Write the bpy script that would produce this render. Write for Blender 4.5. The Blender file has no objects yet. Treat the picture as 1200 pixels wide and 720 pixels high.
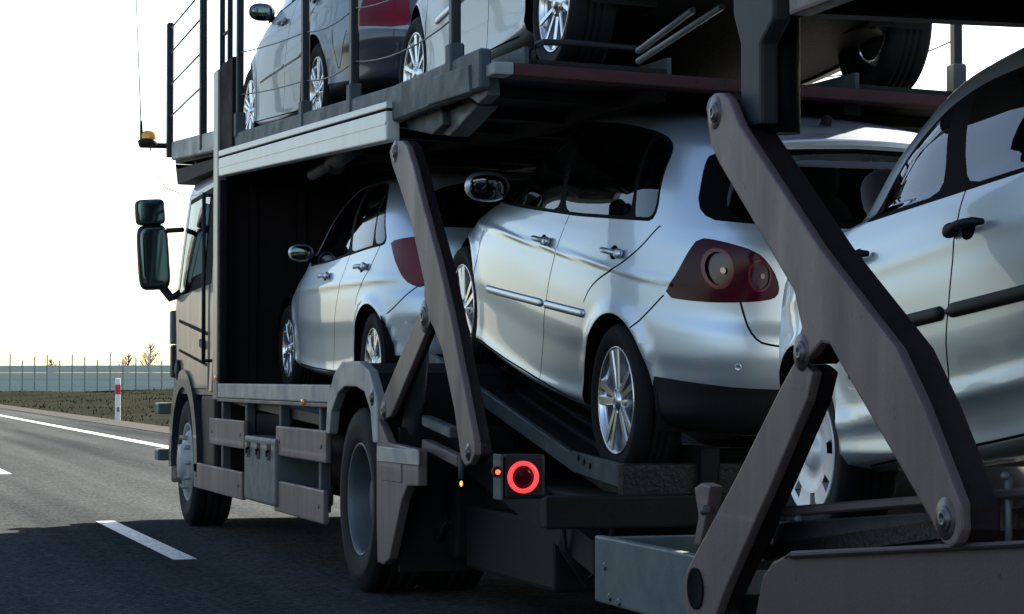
import bpy, bmesh, math, random
import numpy as np
from mathutils import Vector, Matrix
from mathutils.geometry import delaunay_2d_cdt
random.seed(7); rng = np.random.default_rng(7)
R = math.radians
SC = bpy.context.scene
COL = SC.collection

# ------------------------------------------------------------------ camera
FPX, CAMH = 2800.0, 1.1
PSI, PIT = math.atan(831/FPX), math.atan(83/FPX)
Fv = np.array([math.sin(PSI)*math.cos(PIT), math.cos(PSI)*math.cos(PIT), math.sin(PIT)])
Rv = np.array([math.cos(PSI), -math.sin(PSI), 0.0]); Uv = np.cross(Rv, Fv); Cv = np.array([0, 0, CAMH])
cam = bpy.data.cameras.new('camera'); cam.sensor_width = 36; cam.lens = 36*FPX/1200
cam.clip_start = 0.1; cam.clip_end = 6000
co = bpy.data.objects.new('camera', cam); COL.objects.link(co)
co.matrix_world = Matrix(((Rv[0], Uv[0], -Fv[0], 0), (Rv[1], Uv[1], -Fv[1], 0), (Rv[2], Uv[2], -Fv[2], CAMH), (0, 0, 0, 1)))
SC.camera = co
# ------------------------------------------------------------------ sky, sun, exposure
SUN_EL, SUN_AZ = R(29), R(49)            # azimuth to the right of the driving direction (+Y)
W = bpy.data.worlds.new('World'); SC.world = W; W.use_nodes = True
nt = W.node_tree
sky = nt.nodes.new('ShaderNodeTexSky'); sky.sky_type = 'NISHITA'; sky.sun_disc = False
sky.sun_elevation = SUN_EL; sky.sun_rotation = SUN_AZ
sky.air_density = 1.0; sky.dust_density = 1.5; sky.ozone_density = 1.2; sky.altitude = 100
hs = nt.nodes.new('ShaderNodeHueSaturation'); hs.inputs['Saturation'].default_value = 0.95
nt.nodes['Background'].inputs[1].default_value = 0.056
nt.links.new(sky.outputs[0], hs.inputs['Color']); nt.links.new(hs.outputs[0], nt.nodes['Background'].inputs[0])
sl = bpy.data.lights.new('sun', 'SUN'); sl.energy = 5.0; sl.angle = R(0.6); sl.color = (1, .92, .80)
so = bpy.data.objects.new('sun', sl); COL.objects.link(so)
so.rotation_euler = Vector((math.sin(SUN_AZ)*math.cos(SUN_EL), math.cos(SUN_AZ)*math.cos(SUN_EL), math.sin(SUN_EL))).to_track_quat('Z', 'Y').to_euler()
SC.view_settings.view_transform = 'Standard'; SC.view_settings.look = 'None'
SC.view_settings.exposure = 2.35; SC.view_settings.gamma = 1.0
SC.render.resolution_x = 1024; SC.render.resolution_y = 614

# ------------------------------------------------------------------ pixel -> place (on a known plane)
def _ray(px, py): return Fv + Rv*(px-600)/FPX - Uv*(py-360)/FPX
def onX(px, py, x): d = _ray(px, py); return Cv + d*(x/d[0])
def onY(px, py, y): d = _ray(px, py); return Cv + d*(y/d[1])
def onZ(px, py, z=0.0): d = _ray(px, py); return Cv + d*((z-CAMH)/d[2])

# ------------------------------------------------------------------ materials
MATS = {}
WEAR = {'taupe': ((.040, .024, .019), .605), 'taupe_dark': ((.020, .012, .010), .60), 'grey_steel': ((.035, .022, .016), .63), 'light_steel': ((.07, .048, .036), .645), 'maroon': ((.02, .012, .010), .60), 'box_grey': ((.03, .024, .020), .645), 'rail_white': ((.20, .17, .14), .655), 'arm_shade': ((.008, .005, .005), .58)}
DULL = {'chassis': .15, 'tread_plate': .2, 'brown_dark': .15, 'rubber': .2, 'grey_steel': .3, 'box_grey': .3, 'pole_black': .2, 'black_plastic': .25, 'taupe': .35, 'maroon': .25, 'interior': .1, 'hose': .2}
def mat(name, col, rough=.5, metal=0., coat=0., noise=None, bump=0., bscale=60., emit=None, spec=.5, rvar=0., streak=False):
    m = bpy.data.materials.new(name); m.use_nodes = True; n = m.node_tree.nodes; l = m.node_tree.links
    b = n['Principled BSDF']; spec = DULL.get(name, spec)
    b.inputs['Base Color'].default_value = (*col, 1); b.inputs['Roughness'].default_value = rough
    b.inputs['Metallic'].default_value = metal; b.inputs['Coat Weight'].default_value = coat
    b.inputs['Coat Roughness'].default_value = .03; b.inputs['Specular IOR Level'].default_value = spec
    tc = n.new('ShaderNodeTexCoord')
    if noise:
        amt, sc, col2 = noise
        mp = n.new('ShaderNodeMapping'); l.new(tc.outputs['Object'], mp.inputs[0])
        if streak: mp.inputs['Scale'].default_value = (1, 1, .18)
        tx = n.new('ShaderNodeTexNoise'); tx.inputs['Scale'].default_value = sc; tx.inputs['Detail'].default_value = 8; tx.inputs['Roughness'].default_value = .65
        l.new(mp.outputs[0], tx.inputs[0])
        rp = n.new('ShaderNodeValToRGB'); rp.color_ramp.elements[0].position = .38; rp.color_ramp.elements[1].position = .72
        l.new(tx.outputs[0], rp.inputs[0])
        mu = n.new('ShaderNodeMath'); mu.operation = 'MULTIPLY'; mu.inputs[1].default_value = amt; l.new(rp.outputs[0], mu.inputs[0])
        mx = n.new('ShaderNodeMix'); mx.data_type = 'RGBA'; mx.inputs[6].default_value = (*col, 1); mx.inputs[7].default_value = (*col2, 1)
        l.new(mu.outputs[0], mx.inputs[0]); l.new(mx.outputs[2], b.inputs['Base Color'])
        if name in WEAR:
            wc, lo = WEAR[name]; t3 = n.new('ShaderNodeTexNoise'); t3.inputs['Scale'].default_value = 17; t3.inputs['Detail'].default_value = 12; t3.inputs['Roughness'].default_value = .78; l.new(tc.outputs['Object'], t3.inputs[0])
            r3 = n.new('ShaderNodeValToRGB'); r3.color_ramp.elements[0].position = lo; r3.color_ramp.elements[1].position = lo+.05; l.new(t3.outputs[0], r3.inputs[0])
            m3 = n.new('ShaderNodeMix'); m3.data_type = 'RGBA'; m3.inputs[7].default_value = (*wc, 1); l.new(mx.outputs[2], m3.inputs[6]); l.new(r3.outputs[0], m3.inputs[0]); l.new(m3.outputs[2], b.inputs['Base Color'])
        if rvar:
            ma = n.new('ShaderNodeMath'); ma.operation = 'MULTIPLY_ADD'; ma.inputs[1].default_value = rvar; ma.inputs[2].default_value = rough
            l.new(rp.outputs[0], ma.inputs[0]); l.new(ma.outputs[0], b.inputs['Roughness'])
    if bump:
        t2 = n.new('ShaderNodeTexNoise'); t2.inputs['Scale'].default_value = bscale; t2.inputs['Detail'].default_value = 6
        l.new(tc.outputs['Object'], t2.inputs[0])
        bp = n.new('ShaderNodeBump'); bp.inputs['Strength'].default_value = bump; bp.inputs['Distance'].default_value = .01
        l.new(t2.outputs[0], bp.inputs['Height']); l.new(bp.outputs[0], b.inputs['Normal'])
    if emit:
        b.inputs['Emission Color'].default_value = (*emit[0], 1); b.inputs['Emission Strength'].default_value = emit[1]
    MATS[name] = m
    return m
def glass(name, tint, ior=1.5):
    m = bpy.data.materials.new(name); m.use_nodes = True; n = m.node_tree.nodes; l = m.node_tree.links
    n.remove(n['Principled BSDF']); out = n['Material Output']
    tr = n.new('ShaderNodeBsdfTransparent'); tr.inputs[0].default_value = (*tint, 1)
    gl = n.new('ShaderNodeBsdfGlossy'); gl.inputs['Roughness'].default_value = 0.01; gl.inputs[0].default_value = (.95, .97, 1, 1)
    fr = n.new('ShaderNodeFresnel'); fr.inputs[0].default_value = ior
    mx = n.new('ShaderNodeMixShader'); l.new(fr.outputs[0], mx.inputs[0]); l.new(tr.outputs[0], mx.inputs[1]); l.new(gl.outputs[0], mx.inputs[2])
    l.new(mx.outputs[0], out.inputs[0]); MATS[name] = m
    return m
def lens(name, tint, rough=.02):
    m = mat(name, tint, rough, 0, 1.0); return m

mat('silver', (0.52, 0.595, 0.665), .34, .78, .7, (.35, 900, (0.45, 0.515, 0.575)), rvar=.10)
mat('silver_cool', (0.46, 0.55, 0.64), .34, .78, .7, (.35, 900, (0.39, 0.47, 0.55)), rvar=.10)
mat('silver_warm', (0.5, 0.565, 0.605), .34, .78, .7, (.35, 900, (0.43, 0.49, 0.525)), rvar=.10)
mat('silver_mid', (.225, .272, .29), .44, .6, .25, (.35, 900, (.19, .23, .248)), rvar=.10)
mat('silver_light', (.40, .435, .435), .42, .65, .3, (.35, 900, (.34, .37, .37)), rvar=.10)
mat('arm_shade', (.020, .012, .015), .55, spec=.2, noise=(.5, 8, (.035, .022, .026)))  # shade of the arms' side faces put into the core's dark colour
mat('taupe_dark', (.058, .041, .045), .5, 0, 0, (.6, 5, (.035, .026, .028)), bump=.06, bscale=90, spec=.3, streak=True)
mat('navy_paint', (.012, .02, .04), .35, .2, .8)
mat('gap', (.003, .004, .005), .9, spec=.1)
mat('black_trim', (.003, .0033, .0036), .6, 0, 0, spec=.03)
mat('black_plastic', (.005, .0058, .0065), .55, bump=.15, bscale=300)
mat('interior', (.010, .011, .012), .85)
mat('seat_cloth', (.03, .034, .036), .9, bump=.3, bscale=400)
mat('rubber', (.004, .005, .0056), .75, noise=(.5, 9, (.009, .010, .0105)), bump=.12, bscale=120)
mat('alloy', (.66, .68, .70), .24, .95, .3)
mat('hubcap', (.60, .62, .64), .38, .35, .3)
mat('dark_steel', (.02, .021, .022), .6, .4)
mat('wheel_grey', (.07, .092, .105), .5, .3, 0, (.6, 6, (.04, .05, .055)))
mat('mirror_glass', (.10, .13, .145), .03, 1.0)
glass('car_glass', (.40, .48, .45), 1.75)
glass('cab_glass', (.42, .50, .48), 1.5)
mat('lamp_red', (.055, .004, .008), .2, 0, .25, spec=.2)
mat('lamp_smoke', (.040, .002, .009), .12, 0, .10, spec=.12)
mat('lamp_ring', (.115, .004, .012), .2, 0, .3, spec=.3)
mat('lamp_bright', (.13, .004, .013), .2, 0, .10, spec=.15)
mat('lamp_bowl', (.030, .003, .008), .15, 0, .12, (.8, 30, (.050, .004, .010)))
mat('lamp_clear', (.22, .16, .18), .12, .5, 1.0)
mat('amber', (.75, .22, .01), .25, 0, .8)
mat('taupe', (.118, .082, .084), .45, .0, .05, (.55, 5, (.078, .053, .054)), bump=.06, bscale=90, rvar=.2, streak=True)
mat('cab_paint', (.135, .108, .108), .35, .0, .35, (.35, 4, (.09, .074, .074)), rvar=.15, streak=True)
mat('maroon', (.060, .019, .021), .55, 0, .0, (.7, 7, (.04, .02, .02)), bump=.1, rvar=.2)
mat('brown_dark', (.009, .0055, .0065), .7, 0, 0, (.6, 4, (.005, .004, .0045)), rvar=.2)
mat('rail_white', (.58, .59, .56), .38, .2, .1, (.55, 5, (.40, .40, .37)), bump=.04, streak=True)
mat('grey_steel', (.055, .072, .079), .5, .1, 0, (.65, 6, (.028, .036, .039)), bump=.10, bscale=70, rvar=.2)
mat('light_steel', (.27, .29, .285), .45, .3, 0, (.6, 5, (.16, .16, .155)), bump=.06, bscale=70, rvar=.2)
mat('box_grey', (.075, .098, .104), .5, .1, .1, (.5, 7, (.045, .058, .062)), bump=.08, rvar=.2)
mat('chassis', (.0035, .004, .0046), .65, .0, 0, (.6, 8, (.007, .007, .007)), bump=.2, bscale=40)
mat('tread_plate', (.006, .008, .009), .5, .0, 0, (.7, 12, (.015, .018, .019)), bump=.5, bscale=55)
mat('hose', (.012, .012, .014), .4)
mat('cable', (.10, .115, .12), .5, .3)
mat('pole_black', (.018, .022, .025), .45, .3)
mat('ring_glow', (.9, .05, .05), .3, emit=((1, .045, .05), .30))
mat('led_glow', (.9, .1, .1), .3, emit=((1, .20, .18), .75))
mat('dot_glow', (.9, .05, .05), .3, emit=((1, .10, .04), .6))
mat('amber_glow', (.9, .4, .05), .3, emit=((1, .40, .08), .35))
mat('yellow_lens', (.85, .36, .01), .2, 0, .6)
mat('post_white', (.78, .78, .76), .5)
mat('post_red', (.55, .03, .03), .5)
mat('barrier', (.50, .53, .43), .6, 0, 0, (.6, .6, (.42, .45, .37)))
mat('barrier_post', (.20, .23, .22), .6)
mat('bark', (.09, .075, .06), .9)
mat('mudguard', (.022, .030, .038), .4, 0, .2, (.5, 6, (.012, .016, .02)))
mat('mirror_dark', (.10, .15, .16), .06, .9)
mat('grease', (.022, .016, .015), .35, noise=(.9, 20, (.07, .05, .052)))
mat('post_dark', (.026, .031, .034), .55, spec=.2, noise=(.6, 7, (.014, .017, .019)))
mat('bolt', (.10, .10, .105), .4, .8)

# road material: asphalt with aggregate, wheel tracks and patches
def road_mat():
    m = bpy.data.materials.new('asphalt'); m.use_nodes = True; n = m.node_tree.nodes; l = m.node_tree.links; b = n['Principled BSDF']
    tc = n.new('ShaderNodeTexCoord')
    def nz(sc, det=8, scl=None):
        mp = n.new('ShaderNodeMapping'); l.new(tc.outputs['Object'], mp.inputs[0])
        if scl: mp.inputs['Scale'].default_value = scl
        t = n.new('ShaderNodeTexNoise'); t.inputs['Scale'].default_value = sc; t.inputs['Detail'].default_value = det; l.new(mp.outputs[0], t.inputs[0]); return t.outputs[0]
    fine = nz(95, 5); mid = nz(5, 8); strip = nz(1.1, 5, (1, .03, 1)); grit = nz(26, 6)
    def ramp(s, p0, p1, c0, c1):
        r = n.new('ShaderNodeValToRGB'); r.color_ramp.elements[0].position = p0; r.color_ramp.elements[1].position = p1
        r.color_ramp.elements[0].color = (*c0, 1); r.color_ramp.elements[1].color = (*c1, 1); l.new(s, r.inputs[0]); return r.outputs[0]
    c1 = ramp(fine, .3, .72, (.024, .028, .030), (.104, .111, .113))
    c2 = ramp(strip, .35, .66, (.56, .58, .60), (1.2, 1.2, 1.17)); c3 = ramp(mid, .3, .7, (.82, .82, .83), (1.12, 1.12, 1.1)); c4 = ramp(grit, .35, .7, (.55, .55, .55), (1.45, 1.45, 1.45))
    o = c1
    for c in (c2, c3, c4):
        mx = n.new('ShaderNodeMix'); mx.data_type = 'RGBA'; mx.blend_type = 'MULTIPLY'; mx.inputs[0].default_value = 1
        l.new(o, mx.inputs[6]); l.new(c, mx.inputs[7]); o = mx.outputs[2]
    l.new(o, b.inputs['Base Color']); b.inputs['Specular IOR Level'].default_value = .0
    rr = n.new('ShaderNodeMapRange'); rr.inputs[3].default_value = .48; rr.inputs[4].default_value = .7; l.new(strip, rr.inputs[0]); l.new(rr.outputs[0], b.inputs['Roughness'])
    bp = n.new('ShaderNodeBump'); bp.inputs['Strength'].default_value = .7; bp.inputs['Distance'].default_value = .006; l.new(fine, bp.inputs['Height']); l.new(bp.outputs[0], b.inputs['Normal'])
    MATS['asphalt'] = m
road_mat()
def paint_mat():
    m = mat('road_paint', (.70, .71, .69), .55, bump=.3, bscale=90); n = m.node_tree.nodes; l = m.node_tree.links; b = n['Principled BSDF']
    tc = n.new('ShaderNodeTexCoord'); t = n.new('ShaderNodeTexNoise'); t.inputs['Scale'].default_value = 24; t.inputs['Detail'].default_value = 9; t.inputs['Roughness'].default_value = .75
    l.new(tc.outputs['Object'], t.inputs[0]); r = n.new('ShaderNodeValToRGB'); r.color_ramp.elements[0].position = .38; r.color_ramp.elements[1].position = .56
    r.color_ramp.elements[0].color = (.14, .14, .14, 1); r.color_ramp.elements[1].color = (.66, .67, .65, 1); l.new(t.outputs[0], r.inputs[0]); l.new(r.outputs[0], b.inputs['Base Color'])
paint_mat()
mat('soil', (.016, .019, .0135), .95, spec=.0, noise=(1.0, .25, (.029, .028, .020)), bump=.8, bscale=4)
mat('grass', (.018, .021, .015), .9, spec=.0, noise=(1.0, .3, (.032, .030, .021)))
mat('gravel', (.045, .044, .038), .95, spec=.05, noise=(.8, 14, (.028, .028, .024)), bump=.6, bscale=30)

# ------------------------------------------------------------------ builders
def link(name, me, m, parent=None, smooth=False):
    o = bpy.data.objects.new(name, me); COL.objects.link(o)
    if m is not None and not me.materials: me.materials.append(MATS[m])
    if parent is not None: o.parent = parent
    if smooth:
        for p in me.polygons: p.use_smooth = True
    return o
def tag(o, label=None, cat=None, group=None, kind=None):
    if label: o['label'] = label
    if cat: o['category'] = cat
    if group: o['group'] = group
    if kind: o['kind'] = kind
    return o
class MB:
    """collects shapes; off is taken away so that a mesh lies relative to its thing's base"""
    def __init__(s, off=(0, 0, 0)): s.bm = bmesh.new(); s.off = Vector(off)
    def poly_prism(s, pts, d):
        """closed outline of 3D points, pushed by vector d"""
        a = [s.bm.verts.new(Vector(p)) for p in pts]; b = [s.bm.verts.new(Vector(p)+Vector(d)) for p in pts]
        n = len(a)
        s.bm.faces.new(a); s.bm.faces.new(b[::-1])
        for i in range(n): s.bm.faces.new((a[(i+1) % n], a[i], b[i], b[(i+1) % n]))
        return s
    def box(s, x0, x1, y0, y1, z0, z1):
        return s.poly_prism([(x0, y0, z0), (x0, y1, z0), (x0, y1, z1), (x0, y0, z1)], (x1-x0, 0, 0))
    def beam(s, p, q, w, h, up=(0, 0, 1)):
        p, q = Vector(p), Vector(q); d = (q-p).normalized(); u = Vector(up); r = d.cross(u).normalized(); u = r.cross(d)
        c = [p+r*a*w/2+u*b*h/2 for a, b in ((-1, -1), (1, -1), (1, 1), (-1, 1))]
        return s.poly_prism(c, q-p)
    def tube(s, pts, r, n=8, cap=True):
        pts = [Vector(p) for p in pts]; rings = []; rr = r if isinstance(r, (list, tuple)) else [r]*len(pts)
        for i, p in enumerate(pts):
            d = (pts[min(i+1, len(pts)-1)]-pts[max(i-1, 0)]).normalized()
            u = Vector((0, 0, 1)) if abs(d.z) < .9 else Vector((1, 0, 0))
            a = d.cross(u).normalized(); b = a.cross(d)
            rings.append([s.bm.verts.new(p+(a*math.cos(2*math.pi*k/n)+b*math.sin(2*math.pi*k/n))*rr[i]) for k in range(n)])
        for i in range(len(rings)-1):
            for k in range(n):
                f = s.bm.faces.new((rings[i][k], rings[i][(k+1) % n], rings[i+1][(k+1) % n], rings[i+1][k])); f.smooth = True
        if cap: s.bm.faces.new(rings[0][::-1]); s.bm.faces.new(rings[-1])
        return s
    def lathe(s, prof, c, axis, n=48, closed=False, smooth=True):
        """prof: (radius, along axis)"""
        c = Vector(c); ax = Vector(axis).normalized(); u = Vector((0, 0, 1)) if abs(ax.z) < .9 else Vector((0, 1, 0))
        a = ax.cross(u).normalized(); b = ax.cross(a); rings = []
        for r, h in prof:
            rings.append([s.bm.verts.new(c+ax*h+(a*math.cos(2*math.pi*k/n)+b*math.sin(2*math.pi*k/n))*max(r, 1e-4)) for k in range(n)])
        m = len(rings)
        for i in range(m if closed else m-1):
            q = rings[(i+1) % m]
            for k in range(n):
                f = s.bm.faces.new((rings[i][k], rings[i][(k+1) % n], q[(k+1) % n], q[k])); f.smooth = smooth
        return s
    def ellipsoid(s, c, r, rot=None, p=2.0, nu=20, nv=12):
        c = Vector(c); g = []
        sg = lambda v, e: math.copysign(abs(v)**e, v)
        for i in range(nv+1):
            th = -math.pi/2+math.pi*i/nv; row = []
            for k in range(nu):
                ph = 2*math.pi*k/nu; e = 2/p
                v = Vector((r[0]*sg(math.cos(th), e)*sg(math.cos(ph), e), r[1]*sg(math.cos(th), e)*sg(math.sin(ph), e), r[2]*sg(math.sin(th), e)))
                if rot is not None: v = rot @ v
                row.append(s.bm.verts.new(c+v))
            g.append(row)
        for i in range(nv):
            for k in range(nu):
                f = s.bm.faces.new((g[i][k], g[i][(k+1) % nu], g[i+1][(k+1) % nu], g[i+1][k])); f.smooth = True
        return s
    def build(s, name, m, parent=None, bevel=0., seg=2):
        if bevel:
            bmesh.ops.remove_doubles(s.bm, verts=s.bm.verts, dist=1e-5)
            ed = [e for e in s.bm.edges if len(e.link_faces) == 2 and e.calc_face_angle(0) > .5]
            bmesh.ops.bevel(s.bm, geom=ed, offset=bevel, segments=seg, profile=.6, affect='EDGES', clamp_overlap=True)
        bmesh.ops.recalc_face_normals(s.bm, faces=s.bm.faces)
        for v in s.bm.verts: v.co -= s.off
        me = bpy.data.meshes.new(name); s.bm.to_mesh(me); s.bm.free()
        return link(name, me, m, parent)

# ================================================================== THE SETTING
def sheet(name, x0, x1, y0, y1, z, m, nx=1, ny=1, fz=None):
    vs = []; fs = []
    for j in range(ny+1):
        for i in range(nx+1):
            x = x0+(x1-x0)*i/nx; y = y0+(y1-y0)*j/ny
            vs.append((x, y, z if fz is None else fz(x, y)))
    for j in range(ny):
        for i in range(nx): a = j*(nx+1)+i; fs.append((a, a+1, a+nx+2, a+nx+1))
    me = bpy.data.meshes.new(name); me.from_pydata(vs, [], fs); o = link(name, me, m); tag(o, kind='structure'); return o
sheet('ground', -2500, 2500, -200, 5000, -.35, 'soil')
ROAD_R = 7.15
sheet('road', -3.6, ROAD_R, -40, 1200, 0, 'asphalt')
bank_h = lambda x, y: .02-.25*min(1, max(0, (x-ROAD_R)/1.2))+ (.28*math.sin(x*.31+y*.05)+.22*math.sin(y*.13+x*.2))*min(1, max(0, (x-9)/6))*.7
sheet('verge', ROAD_R+.02, 90, -30, 420, 0, 'soil', 60, 150, bank_h)
sheet('verge_kerb_gravel', ROAD_R-.25, ROAD_R+.45, -30, 420, .006, 'gravel', 1, 60, lambda x, y: .008 if x < ROAD_R else .04)
sheet('median', -60, -3.6, -30, 700, -.05, 'soil')
# dashed line and edge lines, each stroke real paint 4 mm up
mb = MB()
for k in range(-2, 22):
    y0 = 14.47+13.35*k
    mb.box(2.16, 2.30, y0, y0+4.0, .0005, .0045)
o = mb.build('lane_dashes', 'road_paint'); tag(o, kind='structure')
mb = MB(); mb.box(5.44, 5.66, -30, 900, .0005, .0045); o = mb.build('edge_line', 'road_paint'); tag(o, kind='structure')
mb = MB(); mb.box(-1.75, -1.55, -30, 900, .0005, .0045); o = mb.build('edge_line', 'road_paint'); tag(o, kind='structure')

# dry grass on the verge
def grass():
    vs = []; fs = []
    N = 7000
    ys = 32+rng.random(N)**1.5*200; xs = ROAD_R+.35+rng.random(N)**1.3*34
    for x, y in zip(xs, ys):
        z = bank_h(x, y); h = random.uniform(.03, .10)*(1+min(1, (x-7)/16)); a = random.uniform(0, 6.28); w = random.uniform(.02, .06)
        i = len(vs); lx, ly = random.uniform(-.1, .1), random.uniform(-.1, .1)
        vs += [(x-w*math.cos(a), y-w*math.sin(a), z-.02), (x+w*math.cos(a), y+w*math.sin(a), z-.02), (x+lx, y+ly, z+h)]
        fs.append((i, i+1, i+2))
    me = bpy.data.meshes.new('grass'); me.from_pydata(vs, [], fs); o = link('grass', me, 'grass'); tag(o, 'dry brownish grass covering the verge beside the road', 'grass', kind='stuff')
grass()

# noise barrier across the bend, posts and panels
def barrier():
    p0, p1 = Vector((9, 232, 0)), Vector((40, 205, 0)); ln = (p1-p0).length; d = (p1-p0)/ln
    root = bpy.data.objects.new('noise_barrier', None); COL.objects.link(root); root.location = p0
    tag(root, 'long pale green noise barrier with thin upright posts at the far edge of the verge', 'barrier')
    n = 30; step = ln/n; ang = math.atan2(d.y, d.x)
    pm = None; qm = None
    for i in range(n+1):
        if pm is None:
            a = MB().box(-.05, .05, -.05, .05, -.4, 3.0).build('post', 'barrier_post', root, .01, 1); pm = a.data
            b = MB()
            for k in range(4): b.box(.055, step-.055, -.035, .035, -.4+.66*k, -.4+.66*k+.64)
            b = b.build('panel', 'barrier', root, .012, 1); qm = b.data
        else:
            a = link('post', pm, None, root); b = link('panel', qm, None, root) if i < n else None
        for o in (a, b):
            if o is None: continue
            o.location = d*step*i; o.rotation_euler.z = ang
            if o is a: o.scale.z = 1+.12*math.sin(i*2.3)
barrier()
# bare little trees beyond the barrier
def bare_tree(x, y, h, label):
    t = bpy.data.objects.new('bare_tree', None); COL.objects.link(t); t.location = (x, y, -.35); tag(t, label, 'tree', 'bare trees beyond the barrier')
    tr = MB(); tr.tube([(0, 0, 0), (.05, 0, h*.3), (0, .04, h*.62), (.1, 0, h)], [.12, .09, .06, .015], 6); tr.build('trunk', 'bark', t)
    b = MB()
    for k in range(46):
        z0 = h*random.uniform(.28, .9); a = random.uniform(0, 6.28); L = (h-z0)*random.uniform(.4, .75)+.3
        p = Vector((0, 0, z0)); q = p+Vector((math.cos(a)*L*.6, math.sin(a)*L*.6, L*.7)); b.tube([p, (p+q)/2+Vector((0, 0, -.05*L)), q], [.04, .025, .008], 4, False)
        for j in range(4):
            a2 = a+random.uniform(-1, 1); s0 = p.lerp(q, random.uniform(.3, .9)); b.tube([s0, s0+Vector((math.cos(a2)*.4, math.sin(a2)*.4, .45))*L*.4], [.018, .006], 4, False)
    b.build('crown', 'bark', t)
for px, d_, h, lb in [(176, 250, 5.4, 'largest bare tree beyond the barrier, right beside the truck cab'), (150, 262, 4.2, 'middle one of the three bare trees beyond the barrier'), (60, 300, 3.9, 'leftmost small bare tree beyond the barrier')]:
    p = onY(px, 430, d_); bare_tree(p[0], p[1], h, lb)
# reflector post
p = onZ(138, 489, 0.0); px_, py_ = 7.75, None
q = onX(138, 489, 7.75); Yp = q[1]
rp = bpy.data.objects.new('delineator_post', None); COL.objects.link(rp); rp.location = (7.75, Yp, -.12)
tag(rp, 'white plastic delineator post with a red reflector band beside the road', 'post')
hp = 1.22
mb = MB(); mb.poly_prism([(-.06, -.05, 0), (.06, -.05, 0), (.07, .05, 0), (-.07, .05, 0)], (0, 0, hp-.42)); mb.build('lower_shaft', 'post_white', rp, .015)
mb = MB(); mb.poly_prism([(-.062, -.052, hp-.42), (.062, -.052, hp-.42), (.072, .052, hp-.42), (-.072, .052, hp-.42)], (0, 0, .24)); mb.build('reflector_band', 'post_red', rp, .012)
mb = MB(); mb.poly_prism([(-.06, -.05, hp-.18), (.06, -.05, hp-.18), (.07, .05, hp-.18), (-.07, .05, hp-.18)], (0, 0, .17)); mb.build('cap', 'post_white', rp, .02)
mb = MB(); mb.box(-.03, .03, -.056, -.0545, .35, .47); mb.build('reflector', 'lamp_clear', rp)

# ================================================================== CARS
def pchip(xk, yk, x):
    xk = np.asarray(xk, float); yk = np.asarray(yk, float)
    h = np.diff(xk); dl = np.diff(yk)/h; d = np.zeros_like(yk)
    for i in range(1, len(xk)-1):
        if dl[i-1]*dl[i] > 0:
            w1, w2 = 2*h[i]+h[i-1], h[i]+2*h[i-1]; d[i] = (w1+w2)/(w1/dl[i-1]+w2/dl[i])
    d[0] = dl[0]; d[-1] = dl[-1]
    i = np.clip(np.searchsorted(xk, x, side='right')-1, 0, len(xk)-2); t = (x-xk[i])/h[i]
    h00 = 2*t**3-3*t**2+1; h10 = t**3-2*t**2+t; h01 = -2*t**3+3*t**2; h11 = t**3-t**2
    return h00*yk[i]+h10*h[i]*d[i]+h01*yk[i+1]+h11*h[i]*d[i+1]

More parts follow.
